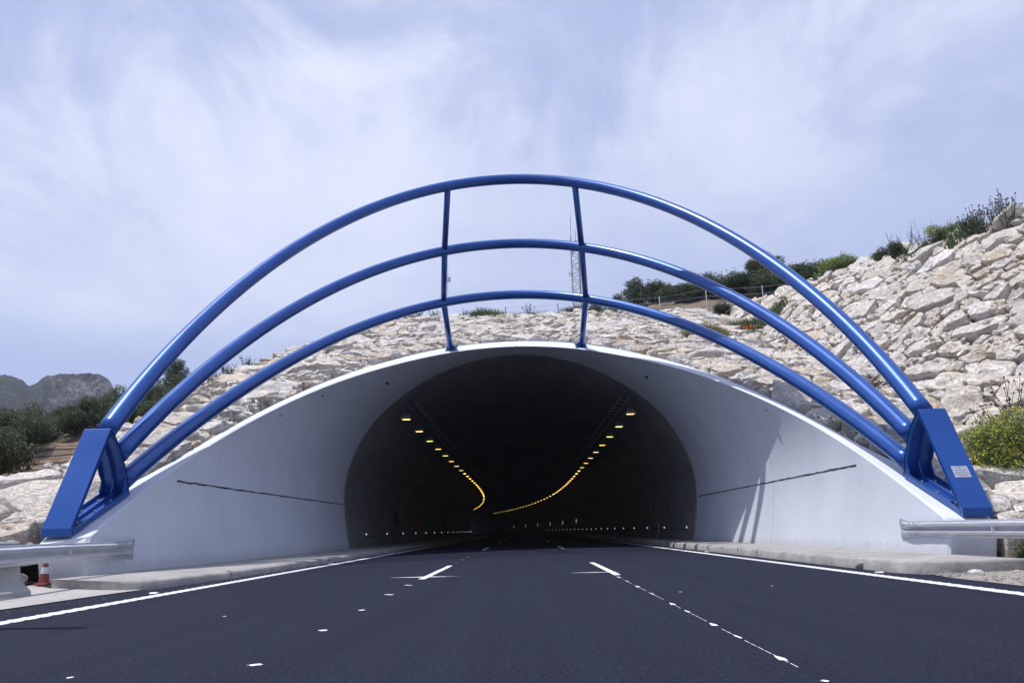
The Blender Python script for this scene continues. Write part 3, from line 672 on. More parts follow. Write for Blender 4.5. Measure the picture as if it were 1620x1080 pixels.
m = MB(); m.add([(7.95, 46.9, .25), (7.95, 47.4, .25), (8.10, 47.6, 1.1), (8.10, 47.1, 1.1)], [(0, 1, 2, 3)]); m.add([(7.98, 46.9, .25), (7.98, 47.4, .25), (8.13, 47.6, 1.1), (8.13, 47.1, 1.1)], [(3, 2, 1, 0)])
tag(m.build('leaning_board', WPL), 'pale board leaning against the right tunnel wall', 'board')

# ------------------------------------------------------------------ guard rails, barriers, cone, studs
def guardrail(s):
    side = 'left' if s < 0 else 'right'
    root = empty('guardrail', (s*8.2, 15, .62)); tag(root, 'galvanised steel guard rail ending on the %s white wall' % side, 'guard rail')
    prof = [(.156, .0), (.153, .010), (.128, .016), (.098, .078), (.056, .082), (.028, .020), (.014, .006), (0, .004)]
    full_ = [(z, d) for z, d in prof] + [(-z, d) for z, d in prof[::-1][1:]]
    def off(y): return float(np.interp(y, [12.0, 17.0], [.60 if s < 0 else -.02, 0])) + .02
    def sec(y, sc, z0, th=.0): return [(-s*(d*(1-sc*.8)+off(y)-th), y-15, z*(1+sc*.5)+z0) for z, d in full_]
    zs = 0.0 if s < 0 else .05
    def sheet(st, name, parent, th=.004, dz=0):
        n = len(full_); V = []; F = []
        for y, sc in st: V += sec(y, sc, zs - (.012 if y < 13 else 0), 0 - dz)
        for k in range(1, len(st)): F += [((k-1)*n+i, (k-1)*n+i+1, k*n+i+1, k*n+i) for i in range(n-1)]
        b = len(V)
        for y, sc in st: V += sec(y, sc, zs - (.012 if y < 13 else 0), th - dz)
        F += [tuple(b + j for j in f[::-1]) for f in F]
        m0 = n*(len(st)-1); F += [(m0+i, m0+i+1, b+m0+i+1, b+m0+i) for i in range(n-1)]
        if s > 0: F = [f[::-1] for f in F]
        o = MB().add(V, F).build(name, GALV, parent, True); e = o.modifiers.new('edge', 'EDGE_SPLIT'); e.split_angle = rad(28); return o
    sheet([(y, 0) for y in (-12, 0, 6, 9, 12, 13, 14.3, 15.4, 16.6)], 'rail_beam', root)
    e = sheet([(16.30, 0), (16.70, 0), (16.90, .35), (17.04, .8), (17.14, 1.0)], 'end_plate', root, .004, .006)
    for y, z in ((16.42, .115), (16.42, -.115), (16.62, .115), (16.62, -.115), (17.08, .17), (17.08, -.17)):
        m = MB(); d0 = .02 + (.045 if y < 17 else .0); m.tube([(-s*(off(y)+d0), y-15, z+zs), (-s*(off(y)+d0+.022), y-15, z+zs)], .012, 6); m.build('bolt', GREYMET, e)
    m = MB(); y = 14.0 if s < 0 else 13.7; q = -s*off(y); m.add([(q-s*.02, y-15, zs-.05), (q-s*.02, y-15, zs+.06), (q-s*.10, y-15, zs-.04), (q-s*.08, y-15, zs+.05), (q-s*.02, y-14.985, zs-.05), (q-s*.02, y-14.985, zs+.06), (q-s*.10, y-14.985, zs-.04), (q-s*.08, y-14.985, zs+.05)], [(0, 2, 3, 1), (5, 7, 6, 4), (0, 4, 6, 2), (2, 6, 7, 3), (3, 7, 5, 1)])
    m.build('reflector', WPL, root)
    for y in (-8, -4, 0, 4, 8, 12.2):
        m = MB(); m.box((s*.14 - s*off(y), y-15, zs-.01), (.26, .14, .20)); m.build('spacer', GALV, root)
guardrail(-1); guardrail(1)
def barrier(s, yend):
    side = 'left' if s < 0 else 'right'
    P = [(8.32, 0), (8.34, .08), (8.52, .24), (8.60, .80), (8.63, .83), (8.77, .83), (8.80, .80), (8.88, .24), (9.06, .08), (9.08, 0)]
    if s < 0: P = [(x-.86, z) for x, z in P]
    V = []; F = []; n = len(P); ys = list(np.arange(-12, yend-.1, 2.0)) + [yend-.04, yend]
    for k, y in enumerate(ys):
        ins = .03 if k == len(ys)-1 else 0
        for x, z in P: V.append((s*(x + (ins if x < P[n//2][0]-.05 else -ins)), y, max(0, z-ins)))
        if k: F += [((k-1)*n+i, (k-1)*n+i+1, k*n+i+1, k*n+i) for i in range(n-1)]
    F.append(tuple((len(ys)-1)*n+i for i in range(n)))
    if s < 0: F = [f[::-1] for f in F]
    o = MB().add(V, F).build('concrete_barrier', BARRIER); tag(o, 'end of a grey concrete barrier behind the %s guard rail' % side, 'barrier')
barrier(-1, 12.6); barrier(1, 13.2)
def cone(x, y):
    root = empty('traffic_cone', (x, y, .03)); tag(root, 'weathered red and white traffic cone standing below the left guard rail', 'traffic cone'); root.scale = (.82, .82, .95)
    def lathe(P, n=24):
        V = [(r*math.cos(2*math.pi*k/n), r*math.sin(2*math.pi*k/n), z) for r, z in P for k in range(n)]
        return MB().add(V, [(i*n+k, i*n+(k+1) % n, (i+1)*n+(k+1) % n, (i+1)*n+k) for i in range(len(P)-1) for k in range(n)])
    m = MB(); m.box((0, 0, .02), (.30, .30, .04)); o = m.build('foot', RED, root); bevel(o, .012)
    def ra(z): return .115 - .085*(z/.5)
    lathe([(ra(z), z+.04) for z in (0, .05, .18)]).build('cone_body', RED, root, True)
    lathe([(ra(z)+.003, z+.04) for z in (.18, .3)]).build('white_band', WPL, root, True)
    lathe([(ra(z), z+.04) for z in (.3, .4, .5)] + [(0.0, .54)]).build('cone_tip', RED, root, True)
cone(-8.72, 14.95)
def stud(x, y, lab):
    m = MB(); m.add([(-.06, -.05, 0), (.06, -.05, 0), (.06, .05, 0), (-.06, .05, 0), (-.05, -.03, .018), (.05, -.03, .018), (.05, .03, .018), (-.05, .03, .018)], [(0, 1, 5, 4), (1, 2, 6, 5), (2, 3, 7, 6), (3, 0, 4, 7), (4, 5, 6, 7)])
    o = m.build('road_stud', WPL); o.location = (x, y, .003); tag(o, lab, 'road stud', 'white studs beside the %s edge line' % ('left' if x < 0 else 'right')); return o
for i, y in enumerate([12.5, 23.7, 34.6, 45.6]): stud(-5.52, y, '%s small white stud outside the left edge line' % NTH[i])
for i, y in enumerate([13.7, 26.5, 38.4, 50]): stud(6.12, y, '%s small white stud outside the right edge line' % NTH[i])
def stone_mesh(rx, ry, rz, seed, n=12):
    rr = np.random.default_rng(seed); import bmesh
    bm = bmesh.new(); bmesh.ops.create_icosphere(bm, subdivisions=3, radius=1)
    N_ = [Vector(rr.normal(0, 1, 3)).normalized() for _ in range(n)]; D = rr.uniform(.6, .9, n)
    for v in bm.verts:
        for a, d in zip(N_, D):
            e = v.co.dot(a) - d
            if e > 0: v.co -= a*e*.93
        v.co = Vector((v.co.x*rx, v.co.y*ry, v.co.z*rz)) * (1 + rr.normal(0, .015))
    me = bpy.data.meshes.new('stone'); bm.to_mesh(me); bm.free(); a = me.color_attributes.new('tint', 'FLOAT_COLOR', 'POINT')
    t = np.ones((len(me.vertices), 4), dtype=np.float32); t[:, :3] = (.58, .52, .46); a.data.foreach_set('color', t.ravel()); return me
for (x, y, z, r, lab) in ((6.42, 14.9, .06, (.22, .12, .10), 'loose buff stone lying against the right kerb'), (7.2, 12.75, .03, (.14, .10, .05), 'flat white stone chip in front of the right kerb end'), (7.75, 12.6, .03, (.10, .08, .04), 'small brown stone at the end of the right kerb'),
                          (-9.42, 15.2, .14, (.22, .18, .14), 'round pale stone left of the traffic cone')):
    me = stone_mesh(*r, int(abs(x*y*10))); me.materials.append(ROCK); o = link('loose_stone', me, None, (x, y, z)); tag(o, lab, 'stone')
# gravelly verge at the end of the right kerb
rr = np.random.default_rng(77); m = MB()
m.add([(6.46, 4, .006), (9.3, 4, .02), (9.3, 15.5, .05), (9.0, 13.2, .05), (6.6, 13.0, .006), (6.46, 12.0, .006)], [(0, 1, 2, 3, 4, 5)])
lv = MB().add([(-9.35, 4, .008), (-9.35, 15.9, .05), (-13.5, 15.9, .05), (-16, 12, .0), (-16, 4, .0)], [(0, 1, 2, 3, 4)])
GRAV = m_concrete_grey('verge_dirt', .20, .36, (1, .90, .80)); tag(m.build('verge', GRAV), kind='structure'); tag(lv.build('left_verge', GRAV), kind='structure')
m = MB()
for k in range(420):
    x = 6.5 + abs(rr.normal(0, .9)); y = 13.1 - abs(rr.normal(0, 1.3)) if rr.random() < .8 else 13 + rr.random()*2
    r = .008 + .02*rr.random()**2; R = Matrix.Rotation(rr.random()*3, 3, 'Z'); m.box((min(x, 9), y, .01+r*.4), (r*2, r*1.5, r), R)
for k in range(60):
    y = 6+rr.random()*22; m.box((-5.75-rr.random()*.4 if y < 12.8 else -5.55, y, .006), (.006+.010*rr.random(),)*3)
tag(m.build('gravel', STONE), kind='stuff')
# post added just outside the frame to throw a shadow across the left lane
root = empty('shadow_post', (-7.0, 8.15, 0)); tag(root, 'tall grey steel post added outside the picture to cast a shadow on the left lane', 'post'); m = MB(); m.tube([(0, 0, 0), (0, 0, 8.5)], [.10, .085], 16); m.build('pole', GALV, root, True)
m = MB(); m.box((0, 0, .02), (.4, .4, .04)); m.build('base_plate', GALV, root)

# ------------------------------------------------------------------ riprap boulders
def proj(p):
    d = Vector(p) - Vector(CAM); F = d.dot(f_); return 810 + 1235*d.dot(r_)/F, 540 - 1235*d.dot(u_)/F, F
def frame_c():
    return Vector((0, 30, plane_c(0, 30))), Vector((1, 0, 0)), Vector((0, 1, .408)).normalized(), Vector((0, -.408, 1)).normalized()
def frame_r():
    nn = Vector((-KR, -.408, 1)).normalized(); e1 = Vector((.408, -KR, 0)).normalized(); e2 = nn.cross(e1).normalized()
    if e2.z < 0: e2 = -e2
    return Vector((FOLD, 30, plane_c(FOLD, 30))), e1, e2, nn
def left_crest(y): return np.interp(y, [13, 20, 31, 36, 43.7, 47.4, 49], [-14.0, -12.0, -11.6, -11.1, -9.6, -7.2, -4.0])
def inside_c(x, y):
    if not ((13.2 if x > -9.5 else 12.0) < y < 48.3 and x < FOLD+.15): return False
    if x < left_crest(y): return False
    if abs(x) < 9.45 and y < 36.8 + 3: return y > (float(out_top(np.array([x]))[0]) + 5.44)/.408 + .10 if abs(x) < 9.33 else True
    return True
def inside_r(x, y): return 12.5 < y < 47.5 and FOLD-.1 < x < float(xcrest(y))+.25
def wall_c(x, y): return abs(x) < 9.20 and y < (float(out_top(np.array([x]))[0]) + 5.44)/.408 + .04
def scatter(frame, inside, abox, stretch, seed, rot):
    """variable-size dart throwing in the slope's own plane; returns seeds (a,b,r) in stretched space"""
    O, e1, e2, nn = frame; rr = np.random.default_rng(seed); a0, a1, b0, b1 = abox; S = []; A = np.zeros((0, 3))
    for size, tries in ((.62, 420), (.44, 2000), (.31, 7000), (.18, 34000)):
        for _ in range(tries):
            a = rr.uniform(a0, a1)/stretch; b = rr.uniform(b0, b1); r = size*rr.uniform(.82, 1.18)
            p = O + e1*(a*stretch) + e2*b
            near = 1.7 if p.x < -9 and p.y < 22 else 1.0
            r *= near * (.84 if (abs(p.x) < 9 and p.y > 36) else 1.0)
            if len(A):
                d = np.hypot(A[:, 0]-a, A[:, 1]-b)
                if (d < (A[:, 2]+r)*.93).any(): continue
            if not inside(p.x, p.y):
                if not any(inside(q.x, q.y) for q in (p+e1*1.6, p-e1*1.6, p+e2*1.6, p-e2*1.6)): continue
            A = np.vstack([A, [a, b, r]])
    return A
def cells(A):
    out = []
    for i, (a, b, r) in enumerate(A):
        d = np.hypot(A[:, 0]-a, A[:, 1]-b); nb = np.argsort(d)[1:26]; nb = nb[d[nb] < 4.5]
        R0 = r*1.75; poly = [(R0*math.cos(t), R0*math.sin(t)) for t in np.arange(0, 6.28, 6.2832/14)]
        for j in nb:
            vx, vy = A[j, 0]-a, A[j, 1]-b; D2 = vx*vx+vy*vy; k = (D2 + r*r - A[j, 2]**2)/2
            new = []
            for q in range(len(poly)):
                p0, p1 = poly[q], poly[(q+1) % len(poly)]; s0, s1 = p0[0]*vx+p0[1]*vy-k, p1[0]*vx+p1[1]*vy-k
                if s0 <= 0: new.append(p0)
                if (s0 < 0) != (s1 < 0) and s0 != s1: t = s0/(s0-s1); new.append((p0[0]+(p1[0]-p0[0])*t, p0[1]+(p1[1]-p0[1])*t))
            poly = new
            if len(poly) < 3: break
        out.append(poly if len(poly) >= 3 else None)
    return out
TINTS = [((.82, .74, .63), 'cream'), ((.84, .78, .70), 'whitish'), ((.88, .85, .80), 'white'), ((.77, .66, .51), 'buff'), ((.68, .64, .59), 'greyish'), ((.72, .57, .43), 'rusty')]
def make_rock(poly, a, b, frame, stretch, seed, wall):
    O, e1, e2, nn = frame; rr = np.random.default_rng(seed); P = np.array(poly)
    n = 26; Q = np.vstack([P, P[:1]]); d = np.r_[0, np.cumsum(np.hypot(*np.diff(Q, axis=0).T))]; t = np.linspace(0, d[-1], n, endpoint=False)
    P = np.stack([np.interp(t, d, Q[:, 0]), np.interp(t, d, Q[:, 1])], 1)
    P = P*.86 + (np.roll(P, 1, 0)+np.roll(P, -1, 0))*.07
    P[:, 0] *= stretch; rad_ = float(np.sqrt(np.mean(P[:, 0]**2 + P[:, 1]**2))); gap = min(.045, .09*rad_)
    L_ = np.hypot(P[:, 0], P[:, 1]); P *= (1 - gap/L_)[:, None]*(1+rr.normal(0, .028, n))[:, None]
    c0 = O + e1*(a*stretch) + e2*b
    if wall:
        for k in range(n):
            for _ in range(12):
                q = c0 + e1*P[k, 0] + e2*P[k, 1]
                if not wall_c(q.x, q.y): break
                P[k] *= .86
    hmax = .10 + .19*min(rad_, 1.3)*rr.uniform(.7, 1.35); tilt = rr.normal(0, .10, 2)
    K = rr.integers(3, 7); fn = rr.normal(0, .42, (K, 2)); fo = hmax*rr.uniform(.70, 1.10, K)
    rings = [(1.03, -9), (1.0, 0.0), (.985, .60), (.945, .90), (.84, .96), (.68, .98), (.48, 1.0), (.26, 1.0)]
    ph = rr.random((6, 1))*6.28; fr_ = rr.normal(0, 1, (6, 2)); amp = .018 + .018*rad_
    lift = float(pn(c0.x, c0.y, 3.0, 17))*.08 + rr.normal(0, .03)
    V = []; 
    def height(p, k):
        h = hmax*k
        lim = (fo[:, None] + fn @ p.T).min(0); h = np.minimum(h, np.maximum(lim, hmax*k*.25))
        q_ = p*(3.1/max(rad_, .45)); st_ = np.floor((fr_[0] @ q_.T)*.55 + ph[0]) + .6*np.floor((fr_[1] @ q_.T)*.5 + ph[1]); h = h + (st_ - st_.mean())*.028*(k > .5)
        h = h + tilt @ p.T + amp*np.sin((fr_ @ p.T)*5.5/max(rad_, .5) + ph).sum(0)*.33*(.4+.6*k)
        return h
    allp = []; allh = []
    for s, k in rings:
        p = P*s + (rr.normal(0, .012+.016*rad_, P.shape) if 0 < k < 1.01 else 0)
        h = np.full(n, -.62) if k < 0 else height(p, k) - (.10 if k == 0 else 0)
        allp.append(p); allh.append(h)
    cen = np.zeros((1, 2)); allp.append(cen); allh.append(height(cen, 1.0))
    p = np.vstack(allp); h = np.concatenate(allh) + lift
    W = np.array(c0)[None] + p[:, :1]*np.array(e1)[None] + p[:, 1:2]*np.array(e2)[None] + h[:, None]*np.array(nn)[None]
    Fq = []; m_ = len(rings)
    i = np.arange(n); j = (i+1) % n
    for k in range(m_-1): Fq.append(np.stack([k*n+i, k*n+j, (k+1)*n+j, (k+1)*n+i], 1))
    Fq = np.vstack(Fq); Ft = np.stack([(m_-1)*n+i, (m_-1)*n+j, np.full(n, m_*n)], 1)
    ti = rr.choice(6, p=[.30, .27, .16, .12, .09, .06]); col = np.array(TINTS[ti][0])*rr.uniform(.92, 1.06)
    return W, Fq, Ft, col, TINTS[ti][1], rad_, c0
def build_riprap():
    R = []
    for frame, inside, box, stretch, seed, wall, region in ((frame_c(), inside_c, (-15, 13.2, -18.5, 20.5), 1.6, 5, True, 'c'), (frame_r(), inside_r, None, 1.4, 6, False, 'r')):
        if box is None:
            O, e1, e2, nn = frame; cs = [(FOLD, 12.5), (FOLD, 47.5), (22.3, 12.5), (20, 28), (13, 47.5)]
            ab = [((Vector((x, y, plane_c(x, y)+KR*(x-FOLD)))-O).dot(e1), (Vector((x, y, plane_c(x, y)+KR*(x-FOLD)))-O).dot(e2)) for x, y in cs]
            box = (min(q[0] for q in ab)-1, max(q[0] for q in ab)+1, min(q[1] for q in ab)-1, max(q[1] for q in ab)+1)
        A = scatter(frame, inside, box, stretch, seed, 0); C_ = cells(A)
        for i, ((a, b, r), poly) in enumerate(zip(A, C_)):
            if poly is None: continue
            p = frame[0] + frame[1]*(a*stretch) + frame[2]*b
            if not inside(p.x, p.y): continue
            W, Fq, Ft, col, cname, rad_, c0 = make_rock(poly, a, b, frame, stretch, seed*10000+i, wall)
            u, v, Fz = proj(c0); vis = rad_*rad_/(Fz*Fz) if (-60 < u < 1680 and 200 < v < 960 and Fz > 1) else 0
            R.append((vis, W, Fq, Ft, col, cname, rad_, c0, region))
    R.sort(key=lambda t: -t[0]); print('boulders', len(R))
    flip = []
    for k, (vis, W, Fq, Ft, col, cname, rad_, c0, region) in enumerate(R[:300]):
        reg = 'in the steep slope right of the tunnel mouth' if region == 'r' else 'in the bank left of the tunnel mouth' if c0.x < -8.5 and c0.y < 37 else 'in the bank right beside the tunnel mouth' if c0.x > 8.5 and c0.y < 37 else 'in the bank above the tunnel mouth'
        size = 'very large' if rad_ > 1.35 else 'large' if rad_ > 1.0 else 'middling' if rad_ > .7 else 'small'
        me = np_mesh('boulder', W - np.array(c0)[None], [Fq, Ft], ROCK, False, col[None]); o = link('boulder', me, None, c0)
        tag(o, '%s %s limestone boulder packed %s' % (size, cname, reg), 'boulder', '%s %s boulders %s' % (size, cname, reg))
    V = []; Q = []; Tt = []; C_ = []; b = 0
    for (vis, W, Fq, Ft, col, cname, rad_, c0, region) in R[300:]:
        V.append(W); Q.append(Fq+b); Tt.append(Ft+b); C_.append(np.repeat(col[None], len(W), 0)); b += len(W)
    # small broken stone filling the gaps
    rr = np.random.default_rng(99)
    cube = np.array([(x, y, z) for z in (-1, 1) for x, y in ((-1, -1), (1, -1), (1, 1), (-1, 1))], float); cf = np.array([(3, 2, 1, 0), (4, 5, 6, 7), (0, 1, 5, 4), (1, 2, 6, 5), (2, 3, 7, 6), (3, 0, 4, 7)])
    for frame, inside, box, N_ in ((frame_c(), inside_c, (-14.5, 13, -18, 20), 4200), (frame_r(), inside_r, (-16, 19, -2, 16), 5200)):
        O, e1, e2, nn = frame
        for _ in range(N_):
            p = O + e1*rr.uniform(box[0], box[1]) + e2*rr.uniform(box[2], box[3])
            if not inside(p.x, p.y) or p.y < 14 or (abs(p.x) < 9.6 and wall_c(p.x, p.y-.4)): continue
            s = .03 + .075*rr.random()**1.5; M = np.linalg.qr(rr.normal(0, 1, (3, 3)))[0]; w = (cube*(1+rr.normal(0, .25, cube.shape))*s*np.array([1.3, 1, .7])) @ M + np.array(p + nn*rr.uniform(-.14, .03))
            V.append(w); Q.append(cf+b); C_.append(np.repeat((np.array(TINTS[rr.integers(0, 6)][0])*.9)[None], 8, 0)); b += 8
    me = np_mesh('riprap', np.vstack(V), [np.vstack(Q), np.vstack(Tt)], ROCK, False, np.vstack(C_)); tag(link('riprap', me), 'packed limestone rubble between and beyond the larger boulders', 'rubble', kind='stuff')
build_riprap()

# ------------------------------------------------------------------ vegetation
def leaves(centres, size, mat, name, seed, tint=None, aspect=.55, flat=0.0, tri=False):
    rr = np.random.default_rng(seed); n = len(centres); u = rr.normal(0, 1, (n, 3)); u /= np.linalg.norm(u, axis=1)[:, None]
    w = rr.normal(0, 1, (n, 3)); w -= (w*u).sum(1)[:, None]*u; w /= np.linalg.norm(w, axis=1)[:, None]
    s = size*rr.uniform(.6, 1.35, n)[:, None]; C_ = np.asarray(centres)
    v = np.stack([C_-u*s, C_+w*s*aspect, C_+u*s, C_-w*s*aspect], 1).reshape(-1, 3)
    F = np.arange(4*n).reshape(n, 4); t = rr.random(n) if tint is None else np.clip(tint + rr.normal(0, .16, n), 0, 1)
    return np_mesh(name, v, [F], mat, False, np.repeat(np.repeat(t[:, None], 4, 0), 3, 1))
def crown_points(lobes, n, seed, hollow=.45):
    rr = np.random.default_rng(seed); vol = np.array([l[3]*l[4]*l[5] for l in lobes])**.8; pick = rr.choice(len(lobes), n, p=vol/vol.sum()); P = []; t = []
    off = rr.normal(.5, .16, len(lobes))
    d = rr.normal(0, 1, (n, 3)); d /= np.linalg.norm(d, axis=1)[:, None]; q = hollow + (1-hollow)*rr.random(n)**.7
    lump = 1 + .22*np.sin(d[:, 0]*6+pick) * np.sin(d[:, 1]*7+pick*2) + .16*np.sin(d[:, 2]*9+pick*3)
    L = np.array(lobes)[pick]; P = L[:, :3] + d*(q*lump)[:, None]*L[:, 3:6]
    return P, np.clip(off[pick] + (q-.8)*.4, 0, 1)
def tree_kind(kind, seed):
    """returns (crown mesh, trunk mesh); about 1 unit = 1 m, base at z = 0"""
    rr = np.random.default_rng(seed); lobes = []
    if kind == 'oak':
        for k in range(9): a = rr.random()*6.28; r = rr.random()**.5*1.15; lobes.append((r*math.cos(a), r*math.sin(a), 1.5+rr.random()*1.3, .62+.3*rr.random(), .62+.3*rr.random(), .5+.25*rr.random()))
        n, sz, mat, h = 9000, .058, LEAF_OL, 1.9
    elif kind == 'pine':
        for k in range(11): z = 1.3 + 2.3*k/10; r = 1.0*(1-abs(z-2.1)/2.3); a = k*2.4; lobes.append((r*.6*math.cos(a), r*.6*math.sin(a), z, .30+r*.62, .30+r*.62, .42))
        n, sz, mat, h = 9000, .055, LEAF_DK, 2.6
    elif kind == 'bush':
        for k in range(7): a = rr.random()*6.28; r = rr.random()**.5*.95; lobes.append((r*math.cos(a), r*math.sin(a), .45+rr.random()*.75, .50+.25*rr.random(), .50+.25*rr.random(), .42+.2*rr.random()))
        n, sz, mat, h = 7000, .052, LEAF_DK, .8
    elif kind == 'scrub':
        for k in range(6): a = rr.random()*6.28; r = rr.random()**.5*.9; lobes.append((r*math.cos(a), r*math.sin(a), .35+rr.random()*.55, .45+.2*rr.random(), .45+.2*rr.random(), .34+.2*rr.random()))
        n, sz, mat, h = 5200, .048, LEAF_GR, .6
    P, t = crown_points(lobes, n, seed); P[:, 2] = np.maximum(P[:, 2], .02); cm = leaves(P, sz, mat, 'crown', seed+1, t)
    m = MB(); m.tube([(0, 0, -.3), (.03, .02, h*.5), (.0, .05, h)], [.12, .09, .05], 8)
    for k in range(6):
        l = lobes[k % len(lobes)]; m.tube([(0, .03, h*.45), (l[0]*.5, l[1]*.5, (h*.5+l[2])*.5), (l[0]*.95, l[1]*.95, l[2])], [.05, .035, .015], 5)
    o = m.build('trunk', BARK); tm = o.data; bpy.data.objects.remove(o); return cm, tm
KINDS_ = {k: [tree_kind(k, 40+i*3+j*17) for i in range(2)] for j, k in enumerate(('oak', 'pine', 'bush', 'scrub'))}
def plant(kind, x, y, sc, name, label, cat, group=None, z=None, sq=1.0, mat=None):
    i = random.randrange(2); cm, tm = KINDS_[kind][i]; zz = float(T(x, y)) if z is None else z
    root = empty(name, (x, y, zz-.1*sc)); root.rotation_euler = (0, 0, random.random()*6.28); root.scale = (sc*sq, sc*sq, sc)
    c = link('crown', cm, root); link('trunk', tm, root)
    if mat: c.material_slots[0].link = 'OBJECT'; c.material_slots[0].material = mat
    tag(root, label, cat, group); return root
def bx(px, y, el=.2): return CAM[0] + (px - 828 + .0227*el*1235)/1235*(y*math.cos(PITCH) + el*y*math.sin(PITCH))
# left hill
for px, y, sc, k, lab in ((-4, 34, 1.15, 'oak', 'rounded olive green tree at the left edge below the mountain'), (46, 41, .75, 'oak', 'lower olive green tree just right of the leftmost one'), (112, 44.5, .85, 'bush', 'dark green bush at the top of the brown cut bank'), (14, 43, .8, 'oak', 'olive green tree standing behind the leftmost one')):
    plant(k, bx(px, y, .14), y, sc, 'olive_tree' if k == 'oak' else 'bush', lab, 'tree' if k == 'oak' else 'bush')
plant('bush', bx(62, 24.5, .09), 24.5, .85, 'bush', 'dense dark green bush behind the boulders of the left bank', 'bush', sq=1.25)
plant('bush', bx(12, 24, .07), 24.3, .6, 'bush', 'low green bush between the left boulders and the cut bank', 'bush')
plant('pine', bx(272, 62, .2), 62, 1.05, 'pine_tree', 'small pointed tree standing above the scrub between the left arch tubes', 'tree')
rr = np.random.default_rng(15)
for k in range(190):
    y = 43 + 50*rr.random(); px = -60 + 500*rr.random(); x = bx(px, y, .18)
    if x > float(np.interp(y, [44, 60, 100], [-12.5, -9.5, -8])): continue
    kk = ['bush', 'scrub', 'bush', 'oak'][k % 4]; plant(kk, x, y, (.60 if kk == 'oak' else .95)*rr.uniform(.7, 1.2), 'hillside_bush', ('dark green' if kk == 'bush' else 'grey green' if kk == 'scrub' else 'olive green') + ' bush in the scrub covering the left hill', 'bush', ('dark green' if kk == 'bush' else 'grey green' if kk == 'scrub' else 'olive green') + ' bushes on the left hill', sq=1.2)
for k in range(12):
    y = 24 + 10*rr.random(); x = float(np.interp(y, [20, 31, 36, 44], [-15.5, -14.6, -14.0, -12.8])) - 9*rr.random()**1.5
    kk = 'scrub' if k % 3 else 'bush'; plant(kk, x, y, rr.uniform(.25, .5), 'bank_bush', 'low %s bush on the bare bank left of the boulders' % ('grey green' if kk == 'scrub' else 'dark green'), 'bush', 'low %s bushes on the left bank' % ('grey green' if kk == 'scrub' else 'dark green'))
# along the crest, right of centre
plant('pine', bx(1003, 60, .29), 60, .84, 'pine_tree', 'round dark pine on the skyline right of the right strut', 'tree', sq=1.2)
plant('pine', bx(975, 61, .29), 61, .62, 'pine_tree', 'smaller dark pine just left of the round one on the skyline', 'tree', sq=1.2)
plant('oak', bx(908, 56, .28), 56, .72, 'oak_tree', 'small bushy tree at the foot of the lattice mast', 'tree')
plant('oak', bx(938, 57, .28), 57, .66, 'oak_tree', 'small dark tree showing just right of the right strut', 'tree', mat=LEAF_DK)
plant('oak', bx(1195, 68, .34), 68, .85, 'oak_tree', 'tallest bushy tree in the row behind the fence posts', 'tree')
plant('oak', bx(1218, 70, .34), 70, .78, 'oak_tree', 'second bushy tree right of the tallest one behind the fence', 'tree', mat=LEAF_DK)
for k, px in enumerate(np.linspace(1025, 1375, 30)):
    y = 70 - 6*rr.random() - 14*(px-1025)/350; kk = ['bush', 'scrub', 'bush'][k % 3]
    plant(kk, bx(px + rr.normal(0, 3), y, .33), y, rr.uniform(.95, 1.4), 'skyline_bush', ('dark' if kk == 'bush' else 'grey green') + ' bush in the hedge along the skyline behind the fence', 'bush', ('dark' if kk == 'bush' else 'grey green') + ' bushes along the skyline', sq=1.25)
plant('scrub', bx(845, 49, .27), 49.3, .35, 'bush', 'small green bush on the crest left of the lattice mast', 'bush', mat=LEAF_DK)
for px in (880, 892, 925): plant('scrub', bx(px, 50, .27), 50, .42, 'crest_bush', 'low grey green bush on the crest near the mast', 'bush', 'low bushes on the crest near the mast')
plant('bush', float(xcrest(38.5))+.6, 38.5, .75, 'bush', 'yellow green bush on the crest of the right slope', 'bush', mat=LEAF_YG, sq=1.4)
plant('bush', bx(1137, 46, .27), 45.5, .50, 'bush', 'round dark green bush growing among the rocks below the fence', 'bush')
def surf(x, y): return float(max(plane_c(x, y), 0) if x < FOLD else plane_c(x, y)+KR*(min(x, float(xcrest(y)))-FOLD))
def grass(x, y, w, d, h, n, mat, name, label, cat='grass', seed=0, group=None, z=None, lean=.25):
    rr = np.random.default_rng(seed+int(abs(x*100))); a = rr.random(n)*6.28; q = rr.random(n)**.5; bxx, byy = q*np.cos(a)*w, q*np.sin(a)*d
    bz = np.array([surf(x+i, y+j) for i, j in zip(bxx, byy)]) - surf(x, y); L = h*rr.uniform(.5, 1.15, n)*(1.1-.55*q); tx, ty = rr.normal(0, lean, n)*L, rr.normal(0, lean, n)*L; wd = .012*rr.uniform(.7, 1.6, n)*(1+h); t = rr.random(n)*6.28; ux, uy = np.cos(t)*wd, np.sin(t)*wd
    V = np.stack([np.stack([bxx-ux, byy-uy, bz], 1), np.stack([bxx+ux, byy+uy, bz], 1), np.stack([bxx+tx*.4+ux*.7, byy+ty*.4+uy*.7, bz+L*.6], 1), np.stack([bxx+tx*.4-ux*.7, byy+ty*.4-uy*.7, bz+L*.6], 1), np.stack([bxx+tx, byy+ty, bz+L], 1)], 1).reshape(-1, 3)
    b = np.arange(n)[:, None]*5; tt = rr.random(n); me = np_mesh(name, V, [b+np.array([[0, 1, 2, 3]]), b+np.array([[3, 2, 4]])], mat, False, np.repeat(np.repeat(tt[:, None], 5, 0), 3, 1))
    o = link(name, me, None, (x, y, (surf(x, y) if z is None else z)-.03)); tag(o, label, cat, group); return o
def petals(parent, P, size, mat, name, seed): return link(name, leaves(P, size, mat, name, seed, None, .8), parent)
gx = bx(1195, 40, .245); gp = grass(gx, 39.6, 1.55, .9, .75, 1500, GRASS, 'grass_tuft', 'green grass clump with orange poppies among the rocks on the right', 'grass', 1)
